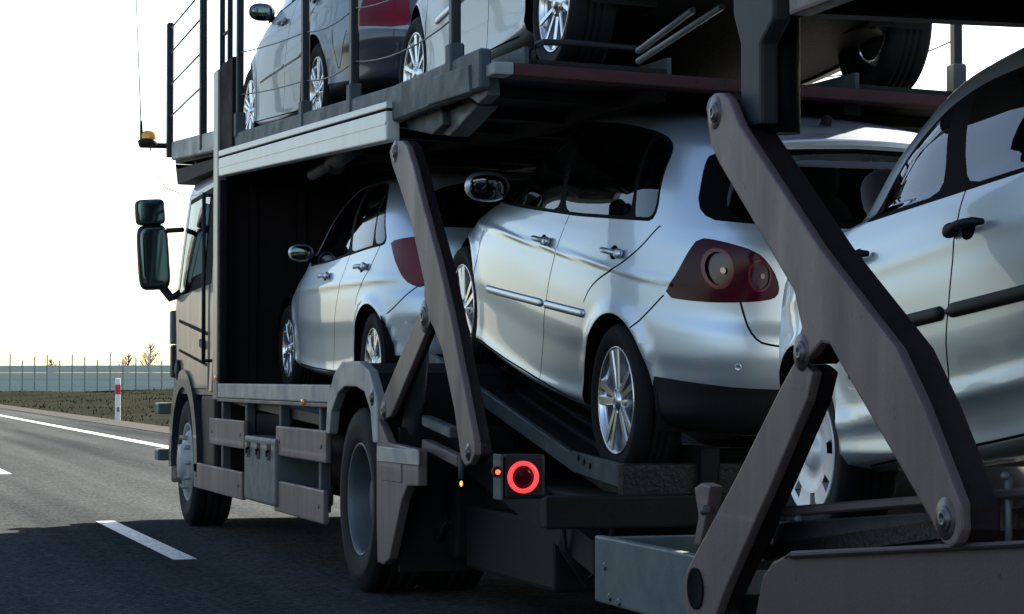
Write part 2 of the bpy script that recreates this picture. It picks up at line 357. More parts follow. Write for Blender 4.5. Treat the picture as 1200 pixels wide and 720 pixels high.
class Hull:
    """body surface S(t, v): t runs round the plan from tail (0) over the side (.5) to nose (1), v from sill (0) to roof (1)"""
    KT, KV = 4.6, 3.4
    def __init__(s, rows, axles, ar, swage=()):
        s.rows = np.array(rows, float); s.k = np.linspace(0, 1, len(rows)); s.ax = axles; s.ar = ar; s.swage = swage
        vv = np.linspace(0, 1, 4001); s.tab = np.stack([pchip(s.k, s.rows[:, i], vv) for i in range(9)])
        T, V = np.meshgrid(np.linspace(0, 1, 281), np.linspace(0, 1, 241), indexing='ij')
        s.gt, s.gv = T.ravel(), V.ravel(); s.gp = s.S(s.gt, s.gv)
    def S(s, t, v):
        t = np.asarray(t, float); v = np.clip(np.asarray(v, float), 0, 1)
        q = v*4000; i = np.minimum(q.astype(int), 3999); fr = q-i
        xr, zr, w, zm, xf, zf, xm, nr, nf = s.tab[:, i]*(1-fr)+s.tab[:, i+1]*fr
        a = t*math.pi; c = -np.cos(a); sn = np.sin(a)
        n = np.where(c < 0, nr, nf)
        r = (np.abs(c)**n+np.abs(sn)**n)**(-1/n); cx = c*r; sy = sn*r
        x = np.where(c < 0, xm+cx*(xm-xr), xm+cx*(xf-xm)); y = w*sy
        g = np.abs(cx)**1.6
        z = np.where(c < 0, zm+(zr-zm)*g, zm+(zf-zm)*g)
        for ax in s.ax:
            d = np.hypot(x-ax, z-s.ar[1]); m = np.clip((sy-.72)/.2, 0, 1)
            y = y+m*.016*np.exp(-((d-s.ar[0]-.01)/.045)**2)
        for (z0, dz, amp, x0, x1, slope) in s.swage:
            zz = z-(z0+slope*x); m = np.clip((x-x0)/.25, 0, 1)*np.clip((x1-x)/.25, 0, 1)*np.clip((sy-.8)/.15, 0, 1)
            y = y+m*amp*np.exp(-(zz/dz)**2)
        return np.stack([x, y, z], -1)
    def N(s, t, v):
        e = 2e-4; t = np.clip(t, 1e-3, 1-1e-3); v = np.clip(v, 1e-3, .996)
        a = s.S(t+e, v)-s.S(t-e, v); b = s.S(t, v+e)-s.S(t, v-e)
        n = np.cross(b, a); l = np.linalg.norm(n, axis=-1, keepdims=True); n = n/np.maximum(l, 1e-12)
        return n
    def inv(s, kind, pts):
        """kind 's': (x, z) seen from the side, 'r': (y, z) seen from the tail, 'f': (y, z) seen from the nose"""
        if kind == 't': return np.asarray(pts, float)
        ci = (0, 2) if kind == 's' else (1, 2); pts = np.asarray(pts, float)
        lo, hi = {'s': (.12, .88), 'r': (0, .36), 'f': (.64, 1)}[kind]
        sel = (s.gt >= lo) & (s.gt <= hi); G = s.gp[sel][:, ci]; gt, gv = s.gt[sel], s.gv[sel]
        t = np.empty(len(pts)); v = np.empty(len(pts))
        for i, p in enumerate(pts):
            j = np.argmin(((G-p)**2).sum(1)); t[i], v[i] = gt[j], gv[j]
        for _ in range(8):
            e = 1e-4; f0 = s.S(t, v)[:, ci]; ft = (s.S(t+e, v)[:, ci]-f0)/e; fv = (s.S(t, np.minimum(v+e, 1))[:, ci]-f0)/e
            r = pts-f0; det = ft[:, 0]*fv[:, 1]-ft[:, 1]*fv[:, 0]; det = np.where(np.abs(det) < 1e-6, 1e-6, det)
            dt = (r[:, 0]*fv[:, 1]-r[:, 1]*fv[:, 0])/det; dv = (ft[:, 0]*r[:, 1]-ft[:, 1]*r[:, 0])/det
            t = np.clip(t+np.clip(dt, -.01, .01), lo, hi); v = np.clip(v+np.clip(dv, -.01, .01), 0, 1)
        return np.stack([t, v], -1)
    def path(s, pts, step=.022, closed=False):
        """pts: list of (kind, a, b); same-kind runs follow the projection, mixed runs are straight on the surface"""
        n = len(pts); items = []; ask = {'s': [], 'r': [], 'f': [], 't': []}
        def want(k, p): ask[k].append(p); return (k, len(ask[k])-1)
        for i in range(n if closed else n-1):
            a, b = pts[i], pts[(i+1) % n]
            if a[0] == b[0]:
                m = max(1, int(math.hypot(b[1]-a[1], b[2]-a[2])*(4 if a[0] == 't' else 1)/step))
                for j in range(m): items.append(want(a[0], (a[1]+(b[1]-a[1])*j/m, a[2]+(b[2]-a[2])*j/m)))
            else: items.append(('mix', want(*[a[0], a[1:]]), want(*[b[0], b[1:]])))
        if not closed: items.append(want(pts[-1][0], pts[-1][1:]))
        res = {k: s.inv(k, v) for k, v in ask.items() if v}; out = []
        for it in items:
            if it[0] == 'mix':
                A, B = res[it[1][0]][it[1][1]], res[it[2][0]][it[2][1]]
                m = max(1, int(math.hypot((B-A)[0]*s.KT, (B-A)[1]*s.KV)/step)); out += [A+(B-A)*j/m for j in range(m)]
            else: out.append(res[it[0]][it[1]])
        return np.array(out)

def smooth_pts(pts, it=2, closed=True):
    """corner cutting so that outlines have rounded corners"""
    for _ in range(it):
        o = []; n = len(pts)
        for i in range(n if closed else n-1):
            a, b = pts[i], pts[(i+1) % n]
            if a[0] != b[0]: o += [a, b]; continue
            L = math.hypot(b[1]-a[1], b[2]-a[2])*(4 if a[0] == 't' else 1); f = min(.25, .05/max(L, 1e-6))
            o += [(a[0], a[1]+(b[1]-a[1])*f, a[2]+(b[2]-a[2])*f), (a[0], b[1]+(a[1]-b[1])*f, b[2]+(a[2]-b[2])*f)]
        if not closed: o = [pts[0]]+o+[pts[-1]]
        pts = o
    return pts
def inside(poly, P):
    x, y = P[:, 0], P[:, 1]; r = np.zeros(len(P), bool); n = len(poly); j = n-1
    for i in range(n):
        xi, yi = poly[i]; xj, yj = poly[j]
        if yi != yj:
            c = ((yi > y) != (yj > y)) & (x < (xj-xi)*(y-yi)/(yj-yi)+xi); r ^= c
        j = i
    return r

def build_hull_parts(H, polys, gaps, nt, nv):
    """polys: [(name, param polygon)], gaps: [param path]; returns {name: (verts, normals, faces)} for the +Y half"""
    K = np.array([H.KT, H.KV]); verts = []; edges = []; mids = []
    def add(P, closed, mid=False):
        b = len(verts); n = len(P)
        for q in P: verts.append(q)
        for i in range(n if closed else n-1): edges.append((b+i, b+(i+1) % n))
        if mid: mids.extend(range(b, b+n))
    add(np.array([(0, 0), (1, 0), (1, 1), (0, 1)])*K, True)
    PP = []
    for nme, P in polys: PP.append((nme, P*K)); add(P*K, True)
    GP = []
    for P in gaps:
        W3 = H.S(P[:, 0], P[:, 1]); e = 1e-3
        tt = (H.S(P[:, 0]+e, P[:, 1])-H.S(P[:, 0]-e, P[:, 1]))/(2*e); tv = (H.S(P[:, 0], np.minimum(P[:, 1]+e, 1))-H.S(P[:, 0], np.maximum(P[:, 1]-e, 0)))/(2*e)
        nrm = H.N(P[:, 0], P[:, 1]); d = np.gradient(W3, axis=0); side = np.cross(nrm, d); side /= np.maximum(np.linalg.norm(side, axis=1, keepdims=True), 1e-9)
        G11 = (tt*tt).sum(1); G12 = (tt*tv).sum(1); G22 = (tv*tv).sum(1); b1 = (tt*side).sum(1); b2 = (tv*side).sum(1); det = G11*G22-G12**2
        o = np.stack([(b1*G22-b2*G12)/det, (b2*G11-b1*G12)/det], -1)*.0044
        L, Rr = (P+o)*K, (P-o)*K
        poly = np.concatenate([L, Rr[::-1]]); GP.append(poly); add(poly, True); add(P*K, False, True)
    verts = np.array(verts)
    g = np.stack(np.meshgrid(np.linspace(0, 1, nt), np.linspace(0, 1, nv), indexing='ij'), -1).reshape(-1, 2)*K
    g = g[(g[:, 0] > 0) | True]
    inner = (g[:, 0] > 1e-6) & (g[:, 0] < K[0]-1e-6) & (g[:, 1] > 1e-6) & (g[:, 1] < K[1]-1e-6)
    gi = g[inner]; keep = np.ones(len(gi), bool); sv = verts[4:]; rad = .012
    cells = {}
    for p in sv: cells.setdefault((int(p[0]/rad), int(p[1]/rad)), []).append(p)
    for i, p in enumerate(gi):
        cx, cy = int(p[0]/rad), int(p[1]/rad)
        for a in (-1, 0, 1):
            for b in (-1, 0, 1):
                for q in cells.get((cx+a, cy+b), ()):
                    if (p[0]-q[0])**2+(p[1]-q[1])**2 < rad*rad: keep[i] = False
    allv = np.concatenate([verts, gi[keep], g[~inner]])
    inp = [Vector((float(p[0]), float(p[1]))) for p in allv]
    ov, oe, of, iv, ie, if_ = delaunay_2d_cdt(inp, edges, [], 0, 1e-6, True)
    P = np.array([(p.x, p.y) for p in ov]); ms = set(mids); mid = np.array([any(q in ms for q in ids) for ids in iv])
    F = np.array([f for f in of if len(f) == 3]); cen = P[F].mean(1)
    ok = (cen[:, 0] > -1e-6) & (cen[:, 0] < K[0]+1e-6) & (cen[:, 1] > -1e-6) & (cen[:, 1] < K[1]+1e-6); F = F[ok]; cen = cen[ok]
    lab = np.full(len(F), -1)
    names = ['gap%d' % i for i in range(len(GP))]+[n for n, _ in PP]; g0 = len(GP)-1
    def mark(poly, i):
        lo, hi = poly.min(0), poly.max(0); c = (lab < 0) & (cen[:, 0] >= lo[0]) & (cen[:, 0] <= hi[0]) & (cen[:, 1] >= lo[1]) & (cen[:, 1] <= hi[1])
        ix = np.nonzero(c)[0]
        if len(ix): lab[ix[inside(poly, cen[ix])]] = i
    for i, (n_, p_) in enumerate(PP):
        if n_ in ('open', 'window_glass', 'rear_glass', 'rear_trim', 'windscreen', 'lamp', 'lamp2', 'lamp3', 'lamp4', 'lamp5', 'lamp6', 'lamp7', 'trim'): mark(p_, i+1+g0)
    for i, p_ in enumerate(GP): mark(p_, i)
    for i, (n_, p_) in enumerate(PP): mark(p_, i+1+g0)
    tv = np.clip(P/K, 0, 1); pos = H.S(tv[:, 0], tv[:, 1]); nor = H.N(tv[:, 0], tv[:, 1])
    pos = pos-nor*(mid*.007)[:, None]
    res = {}
    for i, n_ in enumerate(names+['body']):
        li = i if i < len(names) else -1
        ff = F[lab == li]
        if len(ff): res.setdefault(n_, []).append(ff)
    out = {}
    for n_, fl in res.items():
        ff = np.concatenate(fl); out[n_] = ff
    return pos, nor, out
def hull_obj(name, pos, nor, ff, m, parent, sides=(1, -1), off=0., recalc=False):
    used, ix = np.unique(ff.ravel(), return_inverse=True); f = ix.reshape(-1, 3)
    p = pos[used]+nor[used]*off; n = nor[used]
    # orientation check
    a = np.cross(p[f[:, 1]]-p[f[:, 0]], p[f[:, 2]]-p[f[:, 0]]); s = np.sign((a*n[f[:, 0]]).sum(1)); f = np.where(s[:, None] < 0, f[:, ::-1], f)
    V = []; NN = []; FF = []
    for sd in sides:
        b = sum(len(x) for x in V); q = p.copy(); q[:, 1] *= sd; m_ = n.copy(); m_[:, 1] *= sd
        V.append(q); NN.append(m_); FF.append((f if sd > 0 else f[:, ::-1])+b)
    V = np.concatenate(V); NN = np.concatenate(NN); FF = np.concatenate(FF)
    me = bpy.data.meshes.new(name); me.from_pydata(V.tolist(), [], FF.tolist())
    for q in me.polygons: q.use_smooth = True
    if not recalc: me.normals_split_custom_set_from_vertices(NN.tolist())
    return link(name, me, m, parent)

# ---- wheels, at the hub, axle along Y, outer face towards +Y
def tyre_mesh(r, w, rim):
    b = MB(); h = w/2
    prof = [(rim-.005, -h*.82), (rim+.01, -h*.95), (r*.86, -h*1.04), (r*.95, -h*.97), (r*.985, -h*.82), (r, -h*.5), (r, -h*.34), (r-.007, -h*.33), (r-.007, -h*.25), (r, -h*.24),
            (r, -h*.04), (r-.007, -h*.03), (r-.007, h*.05), (r, h*.06), (r, h*.26), (r-.007, h*.27), (r-.007, h*.35), (r, h*.36), (r, h*.5), (r*.985, h*.82), (r*.95, h*.97), (r*.915, h*1.02), (r*.91, h*1.035), (r*.86, h*1.04), (rim+.012, h*.95), (rim-.005, h*.82)]
    b.lathe(prof, (0, 0, 0), (0, 1, 0), 56); return b
def rim_mesh(style, rim, w):
    b = MB(); h = w/2
    # barrel and lip
    b.lathe([(rim*.70, -h*.6), (rim*.93, -h*.4), (rim*.93, h*.55), (rim*.955, h*.80), (rim*1.0, h*.84), (rim*1.01, h*.92), (rim*.985, h*.95), (rim*.955, h*.90), (rim*.93, h*.75)], (0, 0, 0), (0, 1, 0), 56)
    if style == 'cover':
        # pressed wheel cover: dome, dished ring, eight windows round the edge
        n = 8; N = 96; prof = [(.0, .97), (.10, .97), (.20, .95), (.24, .90), (.27, .80), (.34, .74), (.50, .80), (.62, .86), (.66, .87)]
        rings = []
        full = [(a*rim, h*z) for a, z in prof]+[(rim*.88, h*.88), (rim*.97, h*.93)]
        for r_, z_ in full: rings.append([b.bm.verts.new((max(r_, 1e-4)*math.cos(2*math.pi*k/N), z_, max(r_, 1e-4)*math.sin(2*math.pi*k/N))) for k in range(N)])
        for i in range(len(rings)-1):
            for k in range(N):
                if i == len(prof)-1 and (k % (N//n)) in (1, 2, 3, 4): continue
                f = b.bm.faces.new((rings[i][k], rings[i][(k+1) % N], rings[i+1][(k+1) % N], rings[i+1][k])); f.smooth = True
        for k in range(n):                      # inward walls of the windows
            for kk in ((k*12+1), (k*12+5)):
                a0, a1 = rings[len(prof)-1][kk % N].co.copy(), rings[len(prof)][kk % N].co.copy(); vv = [b.bm.verts.new(q) for q in (a0, a1, a1-Vector((0, .03, 0)), a0-Vector((0, .03, 0)))]; b.bm.faces.new(vv)
        return b
    def spoke(a0, a1, r0, r1, w0, w1, y0, y1, th=.03):
        c0 = Vector((math.cos(a0)*r0, y0, math.sin(a0)*r0)); c1 = Vector((math.cos(a1)*r1, y1, math.sin(a1)*r1)); d = (c1-c0); t = Vector((-d.z, 0, d.x)).normalized()
        A = [c0+t*w0/2, c0-t*w0/2, c1-t*w1/2, c1+t*w1/2]
        up = [p+Vector((0, 0, 0)) for p in A]; lo = [p-Vector((0, th, 0)) for p in A]
        ins = [A[0].lerp(A[1], .14)+Vector((0, .006, 0)), A[1].lerp(A[0], .14)+Vector((0, .006, 0)), A[2].lerp(A[3], .14)+Vector((0, .006, 0)), A[3].lerp(A[2], .14)+Vector((0, .006, 0))]
        V = [b.bm.verts.new(p) for p in up+lo+ins]
        for q in ((0, 1, 9, 8), (1, 2, 10, 9), (2, 3, 11, 10), (3, 0, 8, 11), (8, 9, 10, 11), (0, 4, 5, 1), (1, 5, 6, 2), (2, 6, 7, 3), (3, 7, 4, 0)): b.bm.faces.new([V[i] for i in q])
    n = {'double5': 5, 'y5': 5, 'multi10': 10, 'double7': 6}[style]
    for k in range(n):
        a = 2*math.pi*k/n+.33
        if style == 'double5':
            for s in (-1, 1): spoke(a+s*.26, a+s*.17, rim*.22, rim*.95, .030, .040, h*.80, h*.86)
        elif style == 'y5':
            spoke(a, a, rim*.16, rim*.52, .062, .07, h*.78, h*.84)
            for s in (-1, 1): spoke(a+s*.05, a+s*.20, rim*.46, rim*.95, .034, .040, h*.835, h*.84)
        elif style == 'multi10': spoke(a, a+.08, rim*.18, rim*.95, .022, .030, h*.72, h*.86)
        else:
            for s in (-1, 1): spoke(a+s*.3, a+s*.12, rim*.20, rim*.95, .022, .028, h*.76, h*.86)
    b.lathe([(rim*.33, h*.45), (rim*.335, h*.72), (rim*.30, h*.82), (rim*.15, h*.86), (rim*.145, h*.92), (rim*.05, h*.94), (.0, h*.94)], (0, 0, 0), (0, 1, 0), 30)
    for k in range(5):
        a = 2*math.pi*k/5; b.lathe([(.012, h*.74), (.012, h*.86), (.0, h*.86)], (math.cos(a)*rim*.235, 0, math.sin(a)*rim*.235), (0, 1, 0), 8)
    return b
WCACHE = {}
def wheel(parent, x, y, z, r, w, rim, style, side, spin):
    key = (r, w, rim, style)
    if key not in WCACHE:
        b = MB(); b.lathe([(.0, -w*.30), (rim*.66, -w*.30), (rim*.67, -w*.1), (rim*.4, -w*.08), (rim*.35, w*.15), (0, w*.15)], (0, 0, 0), (0, 1, 0), 28)
        hub = b.build('wheel', 'dark_steel'); ty = tyre_mesh(r, w, rim).build('tyre', 'rubber'); ri = rim_mesh(style, rim, w).build('rim', 'hubcap' if style == 'cover' else 'alloy')
        WCACHE[key] = (hub.data, ty.data, ri.data)
        for o in (hub, ty, ri): bpy.data.objects.remove(o)
    a, t, i = WCACHE[key]
    o = link('wheel', a, None, parent); o.location = (x, y, z); o.rotation_euler = (0, spin, 0 if side > 0 else math.pi)
    link('tyre', t, None, o); link('rim', i, None, o)
    return o

BASE_ROWS = [
 # xr    zr     w     zm    xf    zf     xm   nr  nf
 (-.58, .30,  .76,  .165, 3.20, .20,  1.28, 4.6, 3.6),
 (-.66, .33,  .830, .180, 3.30, .24,  1.28, 4.8, 3.6),
 (-.70, .41,  .866, .212, 3.35, .31,  1.28, 5.0, 3.6),
 (-.725, .49, .862, .265, 3.37, .40,  1.28, 5.0, 3.6),
 (-.748, .57, .868, .41,  3.38, .50,  1.28, 5.0, 3.6),
 (-.755, .64, .881, .55,  3.37, .58,  1.28, 5.0, 3.6),
 (-.742, .715, .882, .68, 3.33, .66,  1.28, 5.0, 3.5),
 (-.712, .80, .876, .79,  3.24, .75,  1.28, 5.0, 3.3),
 (-.700, .92, .864, .885, 2.98, .86,  1.26, 5.0, 3.1),
 (-.685, 1.05, .848, .955, 2.52, .965, 1.18, 4.9, 3.0),
 (-.655, 1.135, .836, 1.005, 2.36, 1.02, 1.0, 4.6, 3.2),
 (-.535, 1.29, .797, 1.185, 1.98, 1.22, .82, 4.3, 3.4),
 (-.420, 1.42, .726, 1.355, 1.66, 1.38, .68, 4.2, 3.5),
 (-.365, 1.47, .665, 1.440, 1.52, 1.435, .62, 4.0, 3.6),
 (-.290, 1.502, .56, 1.488, 1.38, 1.472, .60, 3.8, 3.5),
 (-.08, 1.525, .38, 1.517, 1.15, 1.505, .60, 3.0, 3.0),
 (.30, 1.535, .16, 1.533, .85, 1.53, .60, 2.5, 2.5),
 (.50, 1.537, .002, 1.537, .70, 1.537, .60, 2.0, 2.0)]
def rows_of(wb=2.51, ro=0., fo=0., ws=1., zs=1., zroof=0., edit=None):
    out = []
    for i, r in enumerate(BASE_ROWS):
        r = list(r)
        r[0] += -ro if i < 11 else -ro*.7
        kx = wb/2.51
        r[4] = r[4]*kx+fo*(1 if i < 9 else 0); r[6] = r[6]*kx; r[2] *= ws
        if r[0] > 0: r[0] *= kx
        for j in (1, 3, 5): r[j] = r[j]*zs+(zroof*max(0, (i-9)/8.))
        out.append(r)
    if edit: edit(out)
    return out

S_ = lambda pts: [('s', a, b) for a, b in pts]
R_ = lambda pts: [('r', a, b) for a, b in pts]
def offset_in(pts, d):
    """shrink a closed (x, z) outline by d"""
    n = len(pts); A = sum(pts[i][0]*pts[(i+1) % n][1]-pts[(i+1) % n][0]*pts[i][1] for i in range(n)); s = 1 if A > 0 else -1; out = []
    for i in range(n):
        p0, p1, p2 = [Vector(pts[j % n]) for j in (i-1, i, i+1)]
        a = (p1-p0).normalized(); b = (p2-p1).normalized(); na = Vector((-a.y, a.x))*s; nb = Vector((-b.y, b.x))*s; m = (na+nb)
        m = m/max(m.length_squared, .5)*2 if m.length > 1e-6 else na
        q = p1+m*d; out.append((q.x, q.y))
    return out
def side_frame(H, x, z, side, o=0.):
    tv = H.inv('s', [(x, z)]); p = H.S(tv[:, 0], tv[:, 1])[0]; n = H.N(tv[:, 0], tv[:, 1])[0]; p = p+n*o
    return Vector((p[0], p[1]*side, p[2])), Vector((n[0], n[1]*side, n[2]))

def build_car(c):
    root = bpy.data.objects.new(c['name'], None); COL.objects.link(root); root.location = c['loc']; root.rotation_euler = (c.get('roll', 0), -c['pitch'], c['heading'])
    tag(root, c['label'], 'car', 'cars loaded on the transporter')
    wb = c['wb']; ar = c.get('arch_r', .355); wr = c['wheel_r']
    H = Hull(c['rows'], (0, wb), (ar, wr), c.get('swage', ()))
    polys = []
    # wheel openings
    for ax in (0, wb):
        A = []
        zl = .30 if ax == 0 else .27
        zb0 = .36 if ax == 0 else .24; zb1 = .24 if ax == 0 else .36
        an = np.linspace(0, math.pi, 60); pts = [(ax-ar*math.cos(q), wr+.01+ar*math.sin(q)) for q in an]
        pts = [(ax-ar-.004, zb0), (ax-ar-.002, (zb0+wr)/2)]+pts+[(ax+ar+.002, (zb1+wr)/2), (ax+ar+.004, zb1)]
        P = H.inv('s', pts); P = np.concatenate([[(P[0, 0], -.05)], P, [(P[-1, 0], -.05)]]); polys.append(('open', P))
    ring = lambda nm, pts, sm=2: polys.append((nm, H.path(smooth_pts(pts, sm), closed=True)))
    for w in c['windows']: ring('window_glass', S_(w), 2)
    ring('trim', S_(c['dlo']), 2)
    def half(nm, kind, pts):       # region that crosses the centre line: pts end at y = 0
        q = smooth_pts([(kind, a, b) for a, b in pts], 2, False); P = H.path(q)
        e = -.02 if kind == 'r' else 1.02
        P = np.concatenate([P, [(e, P[-1, 1]), (e, P[0, 1])]]); polys.append((nm, P))
    half('rear_glass', 'r', [(0 if y < .01 else max(y-.085, .02), z+(.022 if z < 1.25 else -.018)) for y, z in c['rear_glass']]); half('rear_trim', 'r', c['rear_glass']); half('windscreen', 'f', c['windscreen'])
    if 'lamp_rings' in c:
        for nm, y, z, a, b in c['lamp_rings']:
            ring(nm, R_([(y+a*math.cos(q), z+b*math.sin(q)) for q in np.linspace(0, 2*math.pi, 25)[:-1]]), 0)
    ring('lamp', c['lamp'], 1)
    for nm in ('front_door', 'rear_door'): ring(nm, S_(c[nm]), 1)
    half('tailgate', 'r', c['tailgate'])
    # bumper and skirt: bands in side/tail view to the bottom edge
    B = H.path(c['bumper_top']); P = np.concatenate([B, [(-.02, B[-1, 1]), (-.02, -.05), (B[0, 0], -.05)]])
    Sk = H.path(c['skirt_top']); Q = np.concatenate([Sk, [(-.02, Sk[-1, 1]), (-.02, -.05), (Sk[0, 0], -.05)]])
    polys.append(('skirt', Q)); polys.append(('bumper', P))
    gaps = [H.path(smooth_pts(g, 2, False)) for g in c['gaps']]
    pos, nor, out = build_hull_parts(H, polys, gaps, c.get('nt', 130), c.get('nv', 96))
    pm = c['paint']
    O = {}
    def part(nm, key, m, parent=root, sides=(1, -1), off=0.):
        if key in out: return hull_obj(nm, pos, nor, out[key], m, parent, sides, off)
    part('body', 'body', pm); 
    for sd in (1, -1):
        for k in [q for q in out if q.startswith('gap')]: part('panel_gap', k, 'gap', sides=(sd,))
        part('window_trim', 'trim', 'black_trim', sides=(sd,))
    part('rear_window', 'rear_glass', 'car_glass'); part('rear_window_border', 'rear_trim', 'black_trim'); part('windscreen', 'windscreen', 'car_glass')
    part('tailgate', 'tailgate', c.get('tail_paint', pm)); part('rear_bumper', 'bumper', c.get('tail_paint', pm)); part('bumper_skirt', 'skirt', 'black_plastic')
    for sd in (1, -1):
        fd = part('front_door', 'front_door', pm, sides=(sd,)); rd = part('rear_door', 'rear_door', pm, sides=(sd,))
        part('side_window', 'window_glass', 'car_glass', sides=(sd,))
        lp = part('tail_lamp', 'lamp', c.get('lamp_mat', 'lamp_red'), sides=(sd,), off=.003)
        if lp is not None:
            part('lamp_reflector', 'lamp2', 'lamp_ring', lp, (sd,), .004); part('lamp_bowl', 'lamp4', 'lamp_bowl', lp, (sd,), -.012); part('lamp_bulb', 'lamp3', 'lamp_clear', lp, (sd,), .0045); part('lamp_reflector', 'lamp7', 'lamp_ring', lp, (sd,), .004); part('lamp_bowl', 'lamp6', 'lamp_bowl', lp, (sd,), -.012); part('lamp_bulb', 'lamp5', 'lamp_clear', lp, (sd,), .0045)
        # handles
        for dr, (hx, hz, fw) in ((fd, c['handles'][0]), (rd, c['handles'][1])):
            p, n = side_frame(H, hx, hz, sd, .0); a, _ = side_frame(H, hx-.095, hz+.004, sd, 0); b_, _ = side_frame(H, hx+.095, hz-.004, sd, 0)
            d = (b_-a).normalized(); u = n.cross(d).normalized(); rot = Matrix((d, n, u)).transposed()
            cup = MB(); cup.ellipsoid(p-n*.006+d*(-.01), (.052, .0105, .036), rot, 2.2, 20, 10); cup.build('handle_cup', 'gap', dr)
            hb = MB(); pts = []; rad = []
            for q in np.linspace(0, 1, 9): pts.append(a.lerp(b_, q)+n*(.010+.026*math.sin(math.pi*q)**.6)); rad.append(.013 if 0 < q < 1 else .009)
            hb.tube(pts, rad, 10); hb.ellipsoid(a+n*.016, (.034, .017, .022), rot, 2.4, 14, 8)
            hb.build('door_handle', c.get('handle_mat', pm), dr)
        # mouldings
        for (x0, z0, x1, z1, hh, th, m_) in c.get('mouldings', ()):
            for dr, xa, xb in ((fd, max(min(x0, x1), c['split']+.006), max(x0, x1)), (rd, min(x0, x1), min(max(x0, x1), c['split']-.006))):
                if xb-xa < .05: continue
                mbm = MB(); prev = None; xs = np.linspace(xa, xb, 26); FZ = ((-.5, -.002), (-.45, th*.7), (-.1, th), (.25, th*.95), (.46, th*.5), (.5, -.002))
                EE = [min(1, min(i, 25-i)/1.5+.35) for i in range(26)]
                TV = H.inv('s', [(xq, z0+(z1-z0)*(xq-x0)/(x1-x0)+fz*hh*EE[i]) for i, xq in enumerate(xs) for fz, _ in FZ]); PQ = H.S(TV[:, 0], TV[:, 1]); NQ = H.N(TV[:, 0], TV[:, 1])
                for i, xq in enumerate(xs):
                    rr_ = []
                    for j, (fz, fo_) in enumerate(FZ):
                        pp = PQ[i*6+j]+NQ[i*6+j]*(fo_*EE[i] if fo_ > 0 else fo_); rr_.append(mbm.bm.verts.new((pp[0], pp[1]*sd, pp[2])))
                    if prev:
                        for j in range(5): f = mbm.bm.faces.new((prev[j], rr_[j], rr_[j+1], prev[j+1])); f.smooth = True
                    else: mbm.bm.faces.new(rr_)
                    prev = rr_
                mbm.bm.faces.new(prev[::-1]); mbm.build('side_moulding', m_, dr)
        # mirrors
        mx, mz = c['mirror']; p, n = side_frame(H, mx, mz, sd, 0)
        ms = c.get('mirror_s', 1.0); cpos = p+Vector((.02, sd*.115*ms, .065*ms)); rot = Matrix.Rotation(sd*-.18, 3, 'Z')
        mm = MB(); mm.ellipsoid(cpos, (.062*ms, .112*ms, .076*ms), rot, 2.4, 24, 14)
        mo = mm.build('side_mirror', c.get('mirror_mat', pm), root)
        st = MB(); st.tube([p+Vector((.02, -sd*.02, .0)), p+Vector((.02, sd*.03, .012)), cpos-Vector((0, sd*.05, .05))], [.03, .026, .03], 8); st.build('mirror_arm', 'black_trim', mo)
        gm = MB(); gm.ellipsoid(cpos+rot @ Vector((-.052*ms, 0, 0)), (.014*ms, .094*ms, .062*ms), rot, 2.6, 20, 10); gm.build('mirror_glass', 'mirror_glass', mo)
    # dark lining behind every panel
    solid = np.concatenate([f for k, f in out.items() if k not in ('open', 'window_glass', 'rear_glass', 'rear_trim', 'windscreen')])
    hull_obj('interior_lining', pos, nor, solid, 'interior', root, off=-.032)
    # underbody
    tt = np.linspace(.02, .98, 60); E = H.S(tt, np.zeros(60)); L = [(p[0], p[1]-.02, p[2]+.01) for p in E]; Rr = [(p[0], -p[1]+.02, p[2]+.01) for p in E]
    me = bpy.data.meshes.new('underbody'); vs = L+Rr; fs = [(i, i+1, 61+i, 60+i) for i in range(59)]; me.from_pydata(vs, [], fs); link('underbody', me, 'chassis', root)
    # wheel wells
    for ax in (0, wb):
        for sd in (1, -1):
            b = MB(); yo = sd*.80; yi = sd*.50; n = 28; pr = None
            for q in np.linspace(-.15, math.pi+.15, n):
                a = b.bm.verts.new((ax-(ar+.02)*math.cos(q), yo, wr+(ar+.02)*math.sin(q))); d = b.bm.verts.new((ax-(ar+.02)*math.cos(q), yi, wr+(ar+.02)*math.sin(q)))
                if pr: b.bm.faces.new((pr[0], a, d, pr[1]))
                pr = (a, d)
            vv = [b.bm.verts.new((ax-(ar+.02)*math.cos(q), yi, wr+(ar+.02)*math.sin(q))) for q in np.linspace(-.15, math.pi+.15, n)]; b.bm.faces.new(vv)
            b.build('wheel_well', 'chassis', root)
            wheel(root, ax, sd*(c['track']-c['tyre_w']/2), wr, wr, c['tyre_w'], c['rim_r'], c['style'], sd, c.get('spin', .3)+ax)
    # seats and dash
    def seat(x, y, w):
        s = MB(); s.ellipsoid((x, y, .52), (.27, w, .11), None, 4); s.ellipsoid((x-.28, y, .80), (.09, w, .34), Matrix.Rotation(-.25, 3, 'Y'), 4)
        so_ = s.build('seat', 'seat_cloth', root)
        ys = (y,) if w < .4 else (y-.4, y+.4)
        for yy in ys: h_ = MB(); h_.ellipsoid((x-.40, yy, 1.20), (.055, .13, .10), Matrix.Rotation(-.25, 3, 'Y'), 3); h_.build('headrest', 'seat_cloth', so_)
    sx = wb*.5
    seat(sx+.02, .37, .25); seat(sx+.02, -.37, .25); seat(.30, 0, .62)
    d = MB(); d.ellipsoid((wb*.80, 0, .86), (.28, .70, .13), None, 4); d.build('dashboard', 'interior', root)
    st = MB(); st.lathe([(.175, -.012), (.19, 0), (.175, .012), (.165, 0)], (wb*.66, .37, .93), (-.9, 0, .42), 28, True); st.build('steering_wheel', 'interior', root)
